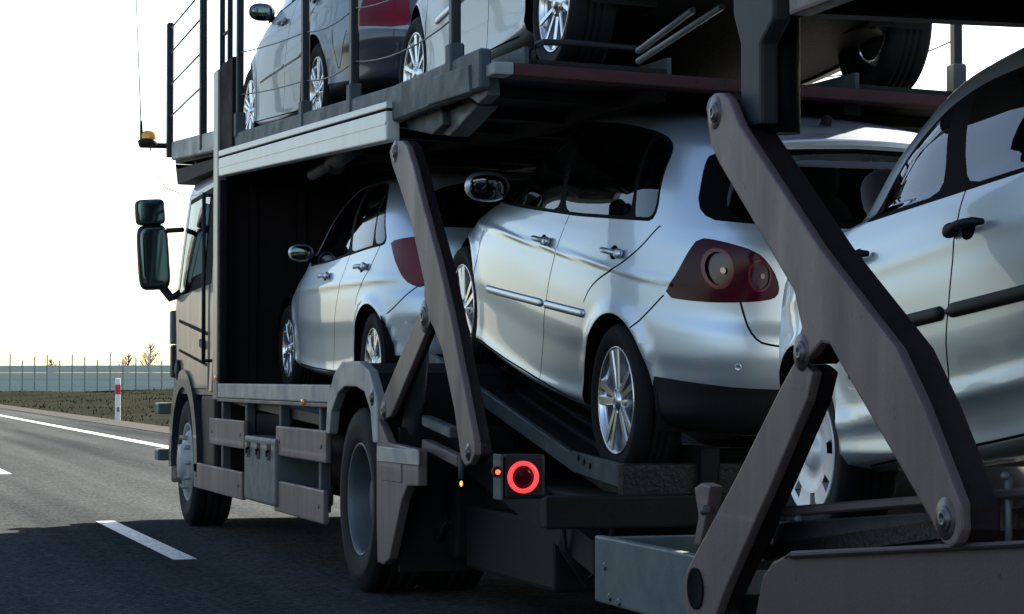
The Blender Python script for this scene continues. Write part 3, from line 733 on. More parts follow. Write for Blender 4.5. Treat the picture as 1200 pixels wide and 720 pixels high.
    if c.get('spoiler'):
        b = MB(); pr = None
        for y in np.linspace(-.56, .56, 24):
            k = 1-(y/.56)**2*.35; xr_ = -.375-.055*k; z_ = 1.500-.045*(y/.56)**2
            rg = [b.bm.verts.new(q) for q in ((-.25, y, z_+.012), (xr_, y, z_-.004), (xr_-.004, y, z_-.022), (-.27, y, z_-.03))]
            if pr:
                for j in range(4): f = b.bm.faces.new((pr[j], rg[j], rg[(j+1) % 4], pr[(j+1) % 4])); f.smooth = j in (0, 2)
            else: b.bm.faces.new(rg)
            pr = rg
        b.bm.faces.new(pr[::-1]); b.build('roof_spoiler', pm, root)
        f = MB(); f.poly_prism([(-.10, -.012, 1.53), (-.02, -.012, 1.53), (-.07, -.008, 1.575), (-.11, -.008, 1.57)], (0, .024, 0)); f.build('roof_aerial', 'black_plastic', root, .004)
    for nm, y, z in c.get('sensors', ()):
        tv = H.inv('r', [(y, z)]); p = H.S(tv[:, 0], tv[:, 1])[0]; n = H.N(tv[:, 0], tv[:, 1])[0]
        for sd in (1, -1):
            q = Vector((p[0], p[1]*sd, p[2])); nn = Vector((n[0], n[1]*sd, n[2])); b = MB(); b.lathe([(.015, -.004), (.015, .001), (.012, .003), (.011, .001), (0, .001)], q, nn, 16); b.build('parking_sensor', pm, root)
    return root, H

# ---- hatchback in the middle of the lower deck
sh = lambda pts, dx=.08, dz=.025: [(a+dx, b+dz) for a, b in pts]
def win_set(dlo, b_bot, b_top, b_w, q_bot, q_top, q_w, inset=.016):
    """split a window outline by the B pillar and the quarter bar, both slanted lines"""
    P = offset_in(dlo, inset)
    def clip(poly, p, q, s):
        out = []; f = lambda a: ((q[0]-p[0])*(a[1]-p[1])-(q[1]-p[1])*(a[0]-p[0]))*s; n = len(poly)
        for i in range(n):
            a, b = poly[i], poly[(i+1) % n]; fa, fb = f(a), f(b)
            if fa >= 0: out.append(a)
            if fa*fb < 0: k = fa/(fa-fb); out.append((a[0]+(b[0]-a[0])*k, a[1]+(b[1]-a[1])*k))
        return out
    mv = lambda p, d: (p[0]+d, p[1])
    front = clip(P, mv(b_bot, b_w/2), mv(b_top, b_w/2), -1)
    rest = clip(P, mv(b_bot, -b_w/2), mv(b_top, -b_w/2), 1)
    if q_bot is None: return [front, rest]
    rear = clip(rest, mv(q_bot, q_w/2), mv(q_top, q_w/2), -1); qu = clip(rest, mv(q_bot, -q_w/2), mv(q_top, -q_w/2), 1)
    return [front, rear, qu]
G_DLO = sh([(1.93, .915), (1.80, 1.02), (1.585, 1.215), (1.40, 1.325), (1.25, 1.378), (1.03, 1.405), (.60, 1.432), (.20, 1.436), (-.03, 1.425), (-.15, 1.385), (-.185, 1.28), (-.275, 1.095), (-.10, 1.078), (.62, 1.008), (1.2, .965)])
golf = dict(name='hatchback_car', label='silver hatchback with dark twin-ring tail lamp, nose tilted up mid lower deck',
    loc=(4.16, 9.675, .680), pitch=R(10.6), heading=R(90), wb=2.51, wheel_r=.330, tyre_w=.205, rim_r=.230, track=.855, style='double5', spin=.35, paint='silver',
    rows=rows_of(fo=-.16), arch_r=.362, swage=((.885, .014, .006, -.6, 2.9, -.035),),
    dlo=G_DLO, windows=win_set(G_DLO, (.93, 1.0), (1.10, 1.42), .062, (.02, 1.10), (.205, 1.45), .034),
    rear_glass=[(0, 1.155), (.55, 1.165), (.70, 1.165), (.63, 1.37), (.585, 1.425), (.3, 1.452), (0, 1.46)], windscreen=[(0, 1.0), (.5, 1.0), (.74, .99), (.60, 1.38), (.3, 1.41), (0, 1.42)],
    front_door=sh([(2.09, .205), (2.135, .60), (2.05, .90), (1.93, .915), (1.2, .965), (.745, 1.0), (.86, .62), (.945, .30), (.955, .205)]),
    rear_door=sh([(.955, .205), (.945, .30), (.86, .62), (.745, 1.0), (.62, 1.008), (-.10, 1.078), (-.275, 1.095), (-.305, 1.08), (-.19, .97), (.0, .865), (.17, .795), (.27, .735), (.36, .63), (.45, .205)]),
    split=.98,
    lamp=[('t', a, b) for a, b in ((.2661, .4306), (.2553, .4835), (.2400, .574), (.2186, .568), (.1777, .5379), (.155, .50), (.1468, .475), (.148, .455), (.161, .4464), (.191, .4406), (.23, .434))],
    lamp_mat='lamp_smoke', lamp_rings=[('lamp3', .635, .975, .009, .013), ('lamp4', .650, .980, .040, .066), ('lamp2', .650, .980, .051, .081), ('lamp5', .495, .965, .008, .010), ('lamp6', .505, .965, .038, .055), ('lamp7', .505, .965, .045, .064)],
    tailgate=[(0, .682), (.44, .690), (.535, .712), (.575, .86), (.62, 1.12), (.70, 1.17), (.62, 1.43), (0, 1.468)],
    bumper_top=[('s', -.14, .655), ('s', -.25, .735), ('s', -.355, .832), ('s', -.50, .85), ('r', .60, .856), ('r', .575, .86), ('r', .535, .712), ('r', .44, .690), ('r', 0.0, .682)],
    skirt_top=[('s', -.35, .50), ('s', -.55, .512), ('r', .60, .515), ('r', 0, .515)],
    gaps=[S_(sh([(2.09, .205), (2.135, .60), (2.05, .90)])), S_(sh([(.745, 1.0), (.86, .62), (.945, .30), (.955, .205)])), S_(sh([(-.305, 1.08), (-.19, .97), (.0, .865), (.17, .795), (.27, .735), (.33, .665)])),
          S_(sh([(2.09, .205), (1.5, .197), (.955, .200), (.45, .205)])), [('s', -.16, .665), ('s', -.25, .735), ('s', -.355, .835)], R_([(.575, .856), (.535, .712), (.44, .690), (0.01, .682)])],
    handles=[(1.10, .872, 1), (.15, .945, 1)], mouldings=[(2.00, .512, .385, .640, .040, .011, 'silver')], mirror=(1.93, .965), spoiler=True, sensors=[('s', .585, .60), ('s', .25, .60)])
build_car(golf)

# ---- small hatchback ahead of it
C_DLO = [(1.86, .87), (1.60, 1.03), (1.42, 1.18), (1.24, 1.30), (1.0, 1.37), (.6, 1.395), (.25, 1.375), (.06, 1.28), (-.06, 1.13), (-.18, 1.005), (.1, .985), (.6, .945), (1.2, .90)]
corsa = dict(name='hatchback_car', label='small grey-silver hatchback with tall red tail lamp at the front of the lower deck',
    loc=(3.905, 13.30, .894), pitch=R(2.6), heading=R(90), wb=2.58, wheel_r=.305, tyre_w=.19, rim_r=.205, track=.83, style='y5', spin=.9, paint='silver_cool',
    rows=rows_of(wb=2.58, fo=-.36, ws=.985, zs=.965, zroof=-.02, ro=-.05), arch_r=.34, swage=((.80, .03, .006, -.6, 2.9, -.04),),
    dlo=C_DLO, windows=win_set(C_DLO, (.63, .95), (.80, 1.38), .07, (.06, .98), (.22, 1.40), .03), nt=110, nv=84,
    rear_glass=[(0, 1.10), (.5, 1.105), (.64, 1.11), (.57, 1.33), (.3, 1.385), (0, 1.395)], windscreen=[(0, .97), (.5, .97), (.70, .96), (.58, 1.30), (.3, 1.34), (0, 1.35)],
    front_door=[(2.07, .22), (2.11, .55), (2.02, .86), (1.86, .87), (1.2, .90), (.60, .945), (.84, .62), (.96, .32), (.97, .22)],
    rear_door=[(.97, .22), (.96, .32), (.84, .62), (.60, .945), (.1, .985), (-.06, 1.0), (-.04, .97), (.02, .90), (.14, .80), (.27, .71), (.35, .60), (.44, .22)],
    split=.93,
    lamp=[('t', a, b) for a, b in ((.282, .568), (.2695, .5021), (.2536, .4492), (.2386, .4149), (.2161, .4006), (.2002, .4492), (.2044, .495), (.2186, .5651), (.25, .575))], lamp_mat='lamp_bright',
    tailgate=[(0, .66), (.44, .67), (.52, .70), (.56, .86), (.58, 1.04), (.64, 1.12), (.57, 1.35), (0, 1.405)],
    bumper_top=[('s', -.28, .60), ('s', -.40, .66), ('s', -.52, .765), ('r', .58, .75), ('r', .52, .70), ('r', .44, .67), ('r', 0, .66)],
    skirt_top=[('s', -.34, .36), ('s', -.52, .37), ('r', .58, .38), ('r', 0, .38)],
    gaps=[S_([(2.07, .22), (2.11, .55), (2.02, .86)]), S_([(.60, .945), (.84, .62), (.96, .32), (.97, .22)]), S_([(-.06, 1.0), (.0, .92), (.14, .80), (.27, .71), (.31, .64)]), S_([(2.07, .22), (1.5, .21), (.44, .22)]),
          [('s', -.28, .60), ('s', -.40, .66), ('s', -.52, .765)], R_([(.56, .74), (.52, .70), (.44, .67), (.01, .66)])],
    handles=[(1.20, .81, 1), (.24, .87, 1)], mirror=(1.72, .915), mirror_s=.72, mirror_mat='silver_cool')
def scaled(d, k):
    d = dict(d); kp = lambda p: tuple(p) if p[0] == 't' else ((p[0], p[1]*k, p[2]*k) if isinstance(p[0], str) else (p[0]*k, p[1]*k))
    d['rows'] = [[v*k if i < 7 else v for i, v in enumerate(r)] for r in d['rows']]
    for n_ in ('wb', 'wheel_r', 'tyre_w', 'rim_r', 'track', 'arch_r', 'split'): d[n_] = d[n_]*k
    for n_ in ('dlo', 'rear_glass', 'windscreen', 'front_door', 'rear_door', 'lamp', 'tailgate', 'bumper_top', 'skirt_top'): d[n_] = [kp(p) for p in d[n_]]
    d['windows'] = [[kp(p) for p in w] for w in d['windows']]; d['gaps'] = [[kp(p) for p in g] for g in d['gaps']]
    d['handles'] = [(a*k, b*k, c_) for a, b, c_ in d['handles']]; d['mirror'] = kp(d['mirror']); d['swage'] = tuple((z0*k, dz, am, x0, x1, sl_) for z0, dz, am, x0, x1, sl_ in d['swage'])
    return d
build_car(scaled(corsa, .96))

# ---- saloon on the trailer, loaded backwards
def saloon(rows):
    # x of the rear centre line: boot lid, then a fast rear screen
    for i, (xr, zr) in {0: (-.46, .30), 1: (-.52, .33), 2: (-.56, .41), 3: (-.58, .49), 4: (-.595, .57), 5: (-.60, .64), 6: (-.59, .72), 7: (-.57, .80), 8: (-.54, .92), 9: (-.42, 1.0), 10: (-.12, 1.04), 11: (.18, 1.20), 12: (.44, 1.32), 13: (.56, 1.365), 14: (.66, 1.40), 15: (.85, 1.43), 16: (1.0, 1.445), 17: (1.1, 1.45)}.items():
        rows[i][0] = xr; rows[i][1] = zr
    for i, (w_, zm) in {9: (.842, .955), 10: (.828, .995), 11: (.785, 1.15), 12: (.715, 1.29), 13: (.66, 1.355), 14: (.56, 1.40), 15: (.38, 1.43), 16: (.16, 1.446), 17: (.002, 1.45)}.items(): rows[i][2] = w_; rows[i][3] = zm
    for i in range(9, 18): rows[i][6] = 1.25
    for i, (xf, zf) in {9: (2.62, .96), 10: (2.48, 1.0), 11: (2.15, 1.17), 12: (1.88, 1.30), 13: (1.76, 1.36), 14: (1.66, 1.395), 15: (1.5, 1.425), 16: (1.35, 1.445), 17: (1.3, 1.45)}.items(): rows[i][4] = xf; rows[i][5] = zf
    for i in range(10, 15): rows[i][7] = 3.2
E4_DLO = [(2.12, .90), (1.95, 1.05), (1.72, 1.19), (1.5, 1.265), (1.2, 1.285), (.98, 1.262), (.82, 1.20), (.66, 1.105), (.53, .985), (.58, .976), (.7, .97), (1.2, .945)]
saloon4 = dict(name='saloon_car', label='pale silver saloon with black door handles and moulding on the trailer at the right edge',
    loc=(4.02, 7.27, .545), pitch=R(7), heading=R(-90), wb=2.62, wheel_r=.312, tyre_w=.195, rim_r=.205, track=.835, style='cover', spin=.2, paint='silver_warm',
    rows=rows_of(wb=2.62, fo=.05, edit=saloon), arch_r=.345, swage=((.365, .035, .010, -.2, 2.6, .0), (.83, .035, .004, -.8, 2.9, -.02)),
    dlo=E4_DLO, windows=win_set(E4_DLO, (1.165, .95), (1.045, 1.33), .125, (.625, .96), (.535, 1.25), .03),
    rear_glass=[(0, 1.07), (.5, 1.075), (.62, 1.09), (.50, 1.30), (0, 1.34)], windscreen=[(0, .98), (.5, .98), (.70, .98), (.56, 1.30), (.3, 1.35), (0, 1.36)],
    front_door=[(2.20, .225), (2.22, .6), (2.14, .90), (2.12, .90), (1.2, .945), (1.245, .945), (1.20, .72), (1.12, .5), (1.10, .225)],
    rear_door=[(1.10, .225), (1.12, .5), (1.20, .72), (1.245, .945), (.7, .97), (.53, .985), (.40, .98), (.40, .80), (.42, .62), (.46, .225)],
    split=1.145,
    lamp=[('s', -.40, .90), ('s', -.36, .82), ('s', -.39, .74), ('r', .62, .73), ('r', .50, .74), ('r', .48, .90), ('r', .60, .92)],
    tailgate=[(0, .66), (.42, .67), (.46, .72), (.47, .95), (0, .98)],
    bumper_top=[('s', -.25, .60), ('s', -.33, .66), ('s', -.40, .70), ('r', .60, .70), ('r', .46, .70), ('r', 0, .66)],
    skirt_top=[('s', -.345, .36), ('s', -.42, .37), ('r', .58, .38), ('r', 0, .38)],
    gaps=[S_([(2.20, .225), (2.22, .6), (2.14, .90)]), S_([(1.245, .945), (1.20, .72), (1.12, .5), (1.10, .225)]), S_([(.36, .96), (.40, .80), (.42, .62), (.44, .50)]), S_([(2.20, .225), (1.3, .215), (.46, .225)]), [('s', -.25, .60), ('s', -.33, .66), ('s', -.40, .70)]],
    handles=[(1.315, .825, 1), (.55, .868, 1)], handle_mat='black_plastic', mouldings=[(2.12, .575, .46, .632, .044, .013, 'black_plastic')], mirror=(2.05, .93))
build_car(saloon4)

# ---- two cars on the upper deck
def variant(base, **kw):
    d = dict(base); d.update(kw); return d
def estate(rows):
    for i in range(18):
        rows[i][0] = {0: -.85, 1: -.95, 2: -1.0, 3: -1.02, 4: -1.04, 5: -1.05, 6: -1.04, 7: -1.01, 8: -.99, 9: -.96, 10: -.93, 11: -.82, 12: -.70, 13: -.62, 14: -.50, 15: -.2, 16: .3, 17: .5}[i]
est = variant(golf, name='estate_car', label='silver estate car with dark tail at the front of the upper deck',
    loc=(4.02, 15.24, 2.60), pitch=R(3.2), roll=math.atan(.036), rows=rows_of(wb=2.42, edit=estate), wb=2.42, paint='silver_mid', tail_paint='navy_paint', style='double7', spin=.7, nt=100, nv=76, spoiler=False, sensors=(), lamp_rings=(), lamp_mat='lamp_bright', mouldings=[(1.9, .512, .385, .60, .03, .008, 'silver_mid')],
    lamp=[('s', -.74, .70), ('s', -.78, .98), ('r', .72, 1.02), ('r', .50, 1.02), ('r', .48, .71), ('r', .60, .69)],
    bumper_top=[('s', -.40, .46), ('s', -.45, .70), ('s', -.50, .40), ('s', -.56, .52), ('s', -.64, .66), ('s', -.76, .68), ('r', .62, .68), ('r', .44, .675), ('r', 0, .67)],
    skirt_top=[('s', -.35, .36), ('s', -.75, .37), ('r', .60, .38), ('r', 0, .38)],
    gaps=[S_([(2.02, .23), (2.05, .60), (1.98, .92)]), S_([(.80, 1.0), (.92, .62), (1.0, .30), (1.0, .23)]), golf['gaps'][2], S_([(2.02, .23), (.5, .23)]), [('s', -.40, .70), ('s', -.50, .42), ('s', -.56, .52), ('s', -.64, .68)]],
    front_door=[(2.02, .23), (2.05, .60), (1.98, .92), (1.2, .975), (.80, 1.0), (.92, .62), (1.0, .30), (1.0, .23)],
    rear_door=[(1.0, .23), (1.0, .30), (.92, .62), (.80, 1.0), (-.10, 1.08), (-.225, 1.105), (-.11, .995), (.08, .89), (.25, .82), (.35, .76), (.44, .655), (.5, .23)], split=.95,
    handles=[(1.12, .872, 1), (.15, .945, 1)], mirror=(1.90, .965), mirror_s=.85, mirror_mat='chassis')
est['dlo'] = [(1.95, .94), (1.80, 1.06), (1.6, 1.24), (1.42, 1.34), (1.1, 1.42), (.6, 1.455), (.0, 1.44), (-.5, 1.40), (-.68, 1.30), (-.76, 1.12), (-.2, 1.09), (.7, 1.03), (1.2, .985)]
est['windows'] = win_set(est['dlo'], (.93, 1.0), (1.08, 1.42), .06, (-.12, 1.09), (-.02, 1.44), .07)
build_car(est)
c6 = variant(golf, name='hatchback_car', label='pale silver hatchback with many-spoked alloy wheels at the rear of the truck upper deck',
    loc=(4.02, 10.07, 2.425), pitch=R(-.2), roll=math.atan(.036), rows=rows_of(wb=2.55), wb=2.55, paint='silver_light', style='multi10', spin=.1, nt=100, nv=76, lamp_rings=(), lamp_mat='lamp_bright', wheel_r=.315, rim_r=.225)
build_car(c6)

# ================================================================== THE TRUCK
XS = 2.72                                   # plane of the left flank; the truck is 2.55 m wide
XR = 5.27; XC = (XS+XR)/2
def root_empty(name, loc, label, cat):
    o = bpy.data.objects.new(name, None); COL.objects.link(o); o.location = loc; tag(o, label, cat); return o
truck = root_empty('car_transporter_truck', (XC, 14, 0), 'brown and grey two-deck car transporter truck seen from behind on the motorway', 'truck')
TO = Vector((XC, 14, 0))
tb = lambda: MB(TO)
def flank(px, th, x=XS, off=TO):
    b = MB(off); b.poly_prism([onX(p[0], p[1], x) for p in px], (th, 0, 0)); return b
def rounded_bar(p, q, w0, w1, n=8):
    """outline (pixels) of a bar with round ends from p to q"""
    p, q = np.array(p, float), np.array(q, float); d = (q-p)/np.linalg.norm(q-p); a0 = math.atan2(d[1], d[0]); out = []
    for k in range(n+1): a = a0+math.pi/2+math.pi*k/n; out.append(tuple(p+np.array((math.cos(a), math.sin(a)))*w0/2))
    for k in range(n+1): a = a0-math.pi/2+math.pi*k/n; out.append(tuple(q+np.array((math.cos(a), math.sin(a)))*w1/2))
    return out
def bolt(parent, off, p, ax, r=.02, m='bolt', name='pivot_bolt', h=.012):
    if r > .013: MB(off).lathe([(r*2.5, -.002), (r*2.4, .0015), (0, .0015)], p, ax, 18).build('grease_ring', 'grease', parent)
    b = MB(off); b.lathe([(r*1.5, 0), (r*1.5, h*.5), (r*1.3, h*.7), (r, h*.72), (r, h), (r*.45, h), (r*.4, h*.6), (0, h*.6)], p, ax, 14); return b.build(name, m, parent)
TWC = {}
def truck_wheel(parent, x, y, z, r, w, kind, off):
    if kind not in TWC:
        rim = r*.61; h = w/2
        prof = [(rim, -h*.85), (r*.8, -h*1.02), (r*.95, -h*.96), (r, -h*.8), (r, -h*.42), (r-.014, -h*.40), (r-.014, -h*.32), (r, -h*.30), (r, -h*.04), (r-.014, -h*.03), (r-.014, h*.05), (r, h*.06), (r, h*.32), (r-.014, h*.33), (r-.014, h*.41), (r, h*.43), (r, h*.8), (r*.955, h*.95), (r*.93, h*.97), (r*.925, h*.985), (r*.86, h*1.01), (r*.855, h*1.025), (r*.80, h*1.02), (r*.70, h*.98), (rim+.012, h*.93), (rim, h*.85)]
        b = MB(); b.lathe(prof, (0, 0, 0), (-1, 0, 0), 72); ty = b.build('tyre', 'rubber')
        b = MB()
        if kind != 'front':
            b.lathe([(rim*1.02, h*.88), (rim*1.0, h*.93), (rim*.97, h*.90), (rim*.94, h*.70), (rim*.90, h*.2), (rim*.87, -h*.25), (rim*.80, -h*.38), (rim*.62, -h*.42), (rim*.56, -h*.40), (rim*.50, -h*.1), (rim*.48, h*.25), (rim*.40, h*.40), (0, h*.44)], (0, 0, 0), (-1, 0, 0), 48)
            for k in range(10): a = 2*math.pi*k/10; b.lathe([(.016, -h*.42), (.016, -h*.22), (0, -h*.22)], (0, math.cos(a)*rim*.71, math.sin(a)*rim*.71), (-1, 0, 0), 8)
        else:
            b.lathe([(rim*1.02, h*.88), (rim*1.0, h*.95), (rim*.96, h*.93), (rim*.93, h*.75), (rim*.90, h*.62), (rim*.78, h*.92), (rim*.60, h*1.08), (rim*.52, h*1.10), (rim*.45, h*1.25), (rim*.40, h*1.36), (rim*.2, h*1.40), (0, h*1.40)], (0, 0, 0), (-1, 0, 0), 48)
            for k in range(10): a = 2*math.pi*k/10; b.lathe([(.017, h*.95), (.017, h*1.24), (.010, h*1.27), (0, h*1.27)], (0, math.cos(a)*rim*.66, math.sin(a)*rim*.66), (-1, 0, 0), 8)
        ri = b.build('rim', 'wheel_grey' if kind != 'front' else 'light_steel')
        b = MB(); b.lathe([(rim*.5, -h*.9), (rim*.5, -h*.2), (0, -h*.2)], (0, 0, 0), (-1, 0, 0), 20); hb = b.build('wheel', 'dark_steel')
        TWC[kind] = (hb.data, ty.data, ri.data)
        for o in (hb, ty, ri): bpy.data.objects.remove(o)
    o = link('wheel', TWC[kind][0], None, parent); o.location = Vector((x, y, z))-off
    if x > XC: o.rotation_euler.z = math.pi
    link('tyre', TWC[kind][1], None, o); link('rim', TWC[kind][2], None, o)
WR = .473
for yy, kd in ((12.06, 'rear'), (17.82, 'front')):
    truck_wheel(truck, XS+.175, yy, WR, WR, .29, kd, TO); truck_wheel(truck, XR-.175, yy, WR, WR, .29, kd, TO)
    if kd == 'rear': truck_wheel(truck, XS+.50, yy, WR, WR, .29, kd, TO); truck_wheel(truck, XR-.50, yy, WR, WR, .29, kd, TO)
# ---- chassis
b = tb()
for x in (XC-.45, XC+.37): b.box(x, x+.08, 9.2, 18.3, .56, .82)
for y in (9.6, 10.8, 12.06, 13.4, 14.8, 16.0, 17.82): b.box(XC-.40, XC+.40, y-.06, y+.06, .58, .80)
b.build('chassis_frame', 'chassis', truck, .01, 1)
for yy in (12.06, 17.82):
    b = tb(); b.tube([(XS+.3, yy, WR), (XR-.3, yy, WR)], .075, 12)
    if yy < 13: b.ellipsoid((XC, yy, WR), (.24, .26, .23), None, 2.4)
    b.build('axle', 'chassis', truck)
for x, y0, y1, z in ((3.15, 13.0, 14.1, .62), (4.9, 13.2, 14.6, .62), (4.9, 14.9, 16.2, .6)):
    b = tb(); b.tube([(x, y0, z), (x, y0+.06, z), (x, y1-.06, z), (x, y1, z)], [.14, .19, .19, .14], 20); b.build('air_tank', 'chassis', truck)
b = tb(); b.box(2.98, 3.5, 15.0, 16.2, .40, .86); b.build('battery_box', 'chassis', truck, .02)
b = tb(); b.box(XC-.55, XC+.55, 16.6, 18.5, .5, 1.05); b.build('engine', 'chassis', truck, .05)
# ---- lower deck
b = tb(); b.poly_prism([(XS+.1, 12.45, .86), (XS+.1, 16.3, .99), (XS+.1, 16.3, .93), (XS+.1, 12.45, .80)], (XR-XS-.2, 0, 0)); b.build('lower_deck_floor', 'tread_plate', truck)
b = tb(); b.box(XS, XS+.10, 12.62, 16.24, .965, 1.062); b.build('deck_sill', 'light_steel', truck, .008)
b = tb(); b.box(XS-.004, XS+.03, 12.62, 16.24, .940, .962); b.build('sill_edge', 'taupe', truck, .004)
b = tb(); b.box(XR-.10, XR, 12.62, 16.24, .94, 1.062); b.build('deck_sill', 'light_steel', truck, .008)
for px, py in ((355.5, 471), (253.5, 443)):
    p = onX(px, py, XS-.006); b = tb(); b.ellipsoid(p, (.012, .03, .018), None, 3); b.build('marker_lamp', 'amber', truck)
# struts between sill and chassis, dark cavity
for px in (262, 290, 330, 377):
    p = onX(px, 480, XS+.05); b = tb(); b.box(XS+.04, XS+.10, p[1]-.03, p[1]+.03, .35, .94); b.build('sill_strut', 'grey_steel', truck, .006, 1)
b = tb(); b.box(XS+.42, XS+.46, 12.75, 16.7, .38, .90); b.build('inner_side_plate', 'chassis', truck)
# ---- side guards
for q in ([(245.6, 489), (286, 494), (285, 527), (244.5, 520)], [(227, 541), (283, 554), (283, 586), (226, 571)], [(323.6, 498), (382.5, 506), (381, 544), (322.5, 533)], [(321.7, 562), (379, 575.5), (379, 614), (320.6, 600)]):
    w = [onX(p[0], p[1], XS) for p in q]; y1 = (w[0][1]+w[3][1])/2; y0 = (w[1][1]+w[2][1])/2; z1 = (w[0][2]+w[1][2])/2; z0 = (w[2][2]+w[3][2])/2
    g = tb().box(XS, XS+.032, y0, y1, z0, z1).build('side_guard', 'taupe', truck, .010, 2)
    for yy in (y0+.12, y1-.12):
        for zz in ((z0+z1)/2,): bolt(g, TO, (XS, yy, zz), (-1, 0, 0), .009, name='bolt', h=.006)
# valve box with three levers
w0, w1 = onX(286, 503, XS-.02), onX(322, 595, XS-.02)
vb = tb().box(XS-.02, XS+.34, w1[1], w0[1], w1[2], .735).build('valve_box', 'box_grey', truck, .022, 3)
for px in (291.5, 303, 315):
    p = onX(px, 516, XS-.02); b = tb(); b.box(XS-.0225, XS-.0205, p[1]-.052, p[1]+.052, .60, .70); b.build('lever_slot', 'chassis', vb)
    b = tb(); b.tube([(XS-.02, p[1], .66), (XS-.036, p[1]-.008, .655), (XS-.038, p[1]-.008, .625)], .009, 8); b.build('lever', 'black_plastic', vb)
# ---- rear wheel arch, an eight-sided plate over the tyre
AP = [(391, 492), (389, 468), (393, 455), (402, 443), (414, 434), (424, 434), (433, 443), (439, 458), (441, 494), (432, 494), (430, 478), (424, 462), (414, 455), (405, 461), (399, 474), (397, 490)]
cy = 12.06
arch = [(-.60, .78), (-.585, 1.00), (-.42, 1.135), (-.20, 1.185), (.20, 1.185), (.40, 1.12), (.56, .98), (.60, .80)]
inn = [(.51, .80), (.46, .92), (.30, 1.02), (.14, 1.055), (-.14, 1.055), (-.32, 1.03), (-.46, .93), (-.51, .78)]
b = tb(); b.poly_prism([(XS-.012, cy+a, z) for a, z in arch+inn], (.05, 0, 0)); ao = b.build('wheel_arch', 'light_steel', truck, .008)
b = tb(); pr = None
for a, z in arch:
    v = [b.bm.verts.new((XS+.04, cy+a, z-.01)), b.bm.verts.new((XS+.68, cy+a, z-.01))]
    if pr: b.bm.faces.new((pr[0], v[0], v[1], pr[1]))
    pr = v
b.build('arch_liner', 'chassis', truck)
bolt(ao, TO, onX(436, 466, XS-.012), (-1, 0, 0), .018)
# ---- plate behind the rear wheel
FP = [(437, 478), (446, 498), (455, 519), (490, 527), (490, 570), (477, 570), (470, 588), (463, 622), (456, 655), (449, 662), (442, 659), (441, 600), (441, 520)]
fo_ = flank(FP, .045, XS-.004).build('rear_flank_plate', 'taupe', truck, .008)
flank([(441.5, 523), (489.5, 528.5), (489.5, 546), (441.5, 541)], .012, XS-.012).build('flank_band', 'light_steel', fo_, .004, 1)
flank([(448, 540), (470, 543), (470, 566), (448, 563)], .006, XS-.009).build('flank_hatch', 'taupe', fo_, .003, 1)
# ---- headboard between cab and load
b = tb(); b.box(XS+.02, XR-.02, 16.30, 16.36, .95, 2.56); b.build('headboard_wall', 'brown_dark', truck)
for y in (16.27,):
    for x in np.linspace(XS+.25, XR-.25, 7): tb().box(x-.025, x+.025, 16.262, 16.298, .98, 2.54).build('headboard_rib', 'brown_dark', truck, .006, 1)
b = tb(); b.box(XS-.005, XS+.06, 16.24, 16.42, .95, 3.22); b.build('headboard_post', 'cab_paint', truck, .012)
b = tb(); b.box(XR-.06, XR+.005, 16.24, 16.42, .95, 3.22); b.build('headboard_post', 'cab_paint', truck, .012)
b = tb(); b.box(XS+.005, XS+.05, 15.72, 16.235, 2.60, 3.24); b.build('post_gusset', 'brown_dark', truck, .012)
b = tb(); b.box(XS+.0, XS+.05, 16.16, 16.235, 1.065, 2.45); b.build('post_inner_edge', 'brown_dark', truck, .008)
# ---- upper deck: polyline (Y, z of tread)
FALL = .036                                  # the loaded upper deck leans a little to the nearside
DK = [(9.62, 2.455), (11.3, 2.478), (15.95, 2.695), (18.62, 2.845)]
def deck_strip(x0, x1, top, bot, name, m, y0=9.62, y1=18.62, bev=.0):
    ys = [y0]+[p[0] for p in DK if y0 < p[0] < y1]+[y1]; zz = [np.interp(y, [p[0] for p in DK], [p[1] for p in DK]) for y in ys]
    zz = [z-(x0-XS)*FALL for z in zz]; b = tb(); b.poly_prism([(x0, y, z+top) for y, z in zip(ys, zz)]+[(x0, y, z+bot) for y, z in list(zip(ys, zz))[::-1]], (x1-x0, 0, -(x1-x0)*FALL)); return b.build(name, m, truck, bev, 1)
deck_strip(XS+.06, XR-.06, -.035, -.07, 'upper_deck_floor', 'chassis')
for x0 in (2.93, 4.45):
    deck_strip(x0, x0+.62, .0, -.034, 'wheel_track', 'tread_plate')
    for e in (x0-.02, x0+.62): deck_strip(e, e+.02, .05, -.034, 'track_flange', 'grey_steel')
deck_strip(XS+.02, XS+.075, .045, -.13, 'deck_side_beam', 'grey_steel', 9.72, 16.2, .01)
deck_strip(XR-.075, XR-.02, .045, -.13, 'deck_side_beam', 'grey_steel', 9.72, 16.2, .01)
deck_strip(XS+.005, XS+.05, .095, -.05, 'cab_platform_beam', 'light_steel', 16.45, 18.45, .01)
deck_strip(XR-.05, XR-.005, .095, -.05, 'cab_platform_beam', 'light_steel', 16.45, 18.45, .01)
for y in np.arange(10.1, 18.5, .85):
    z = np.interp(y, [p[0] for p in DK], [p[1] for p in DK]); tb().beam((XS+.08, y, z-.100), (XR-.08, y, z-.100-2.39*FALL), .08, .05).build('deck_cross_member', 'chassis', truck, .006, 1)
for x in (XC-.5, XC+.42): deck_strip(x, x+.08, -.075, -.13, 'deck_girder', 'chassis', 9.7, 16.1)
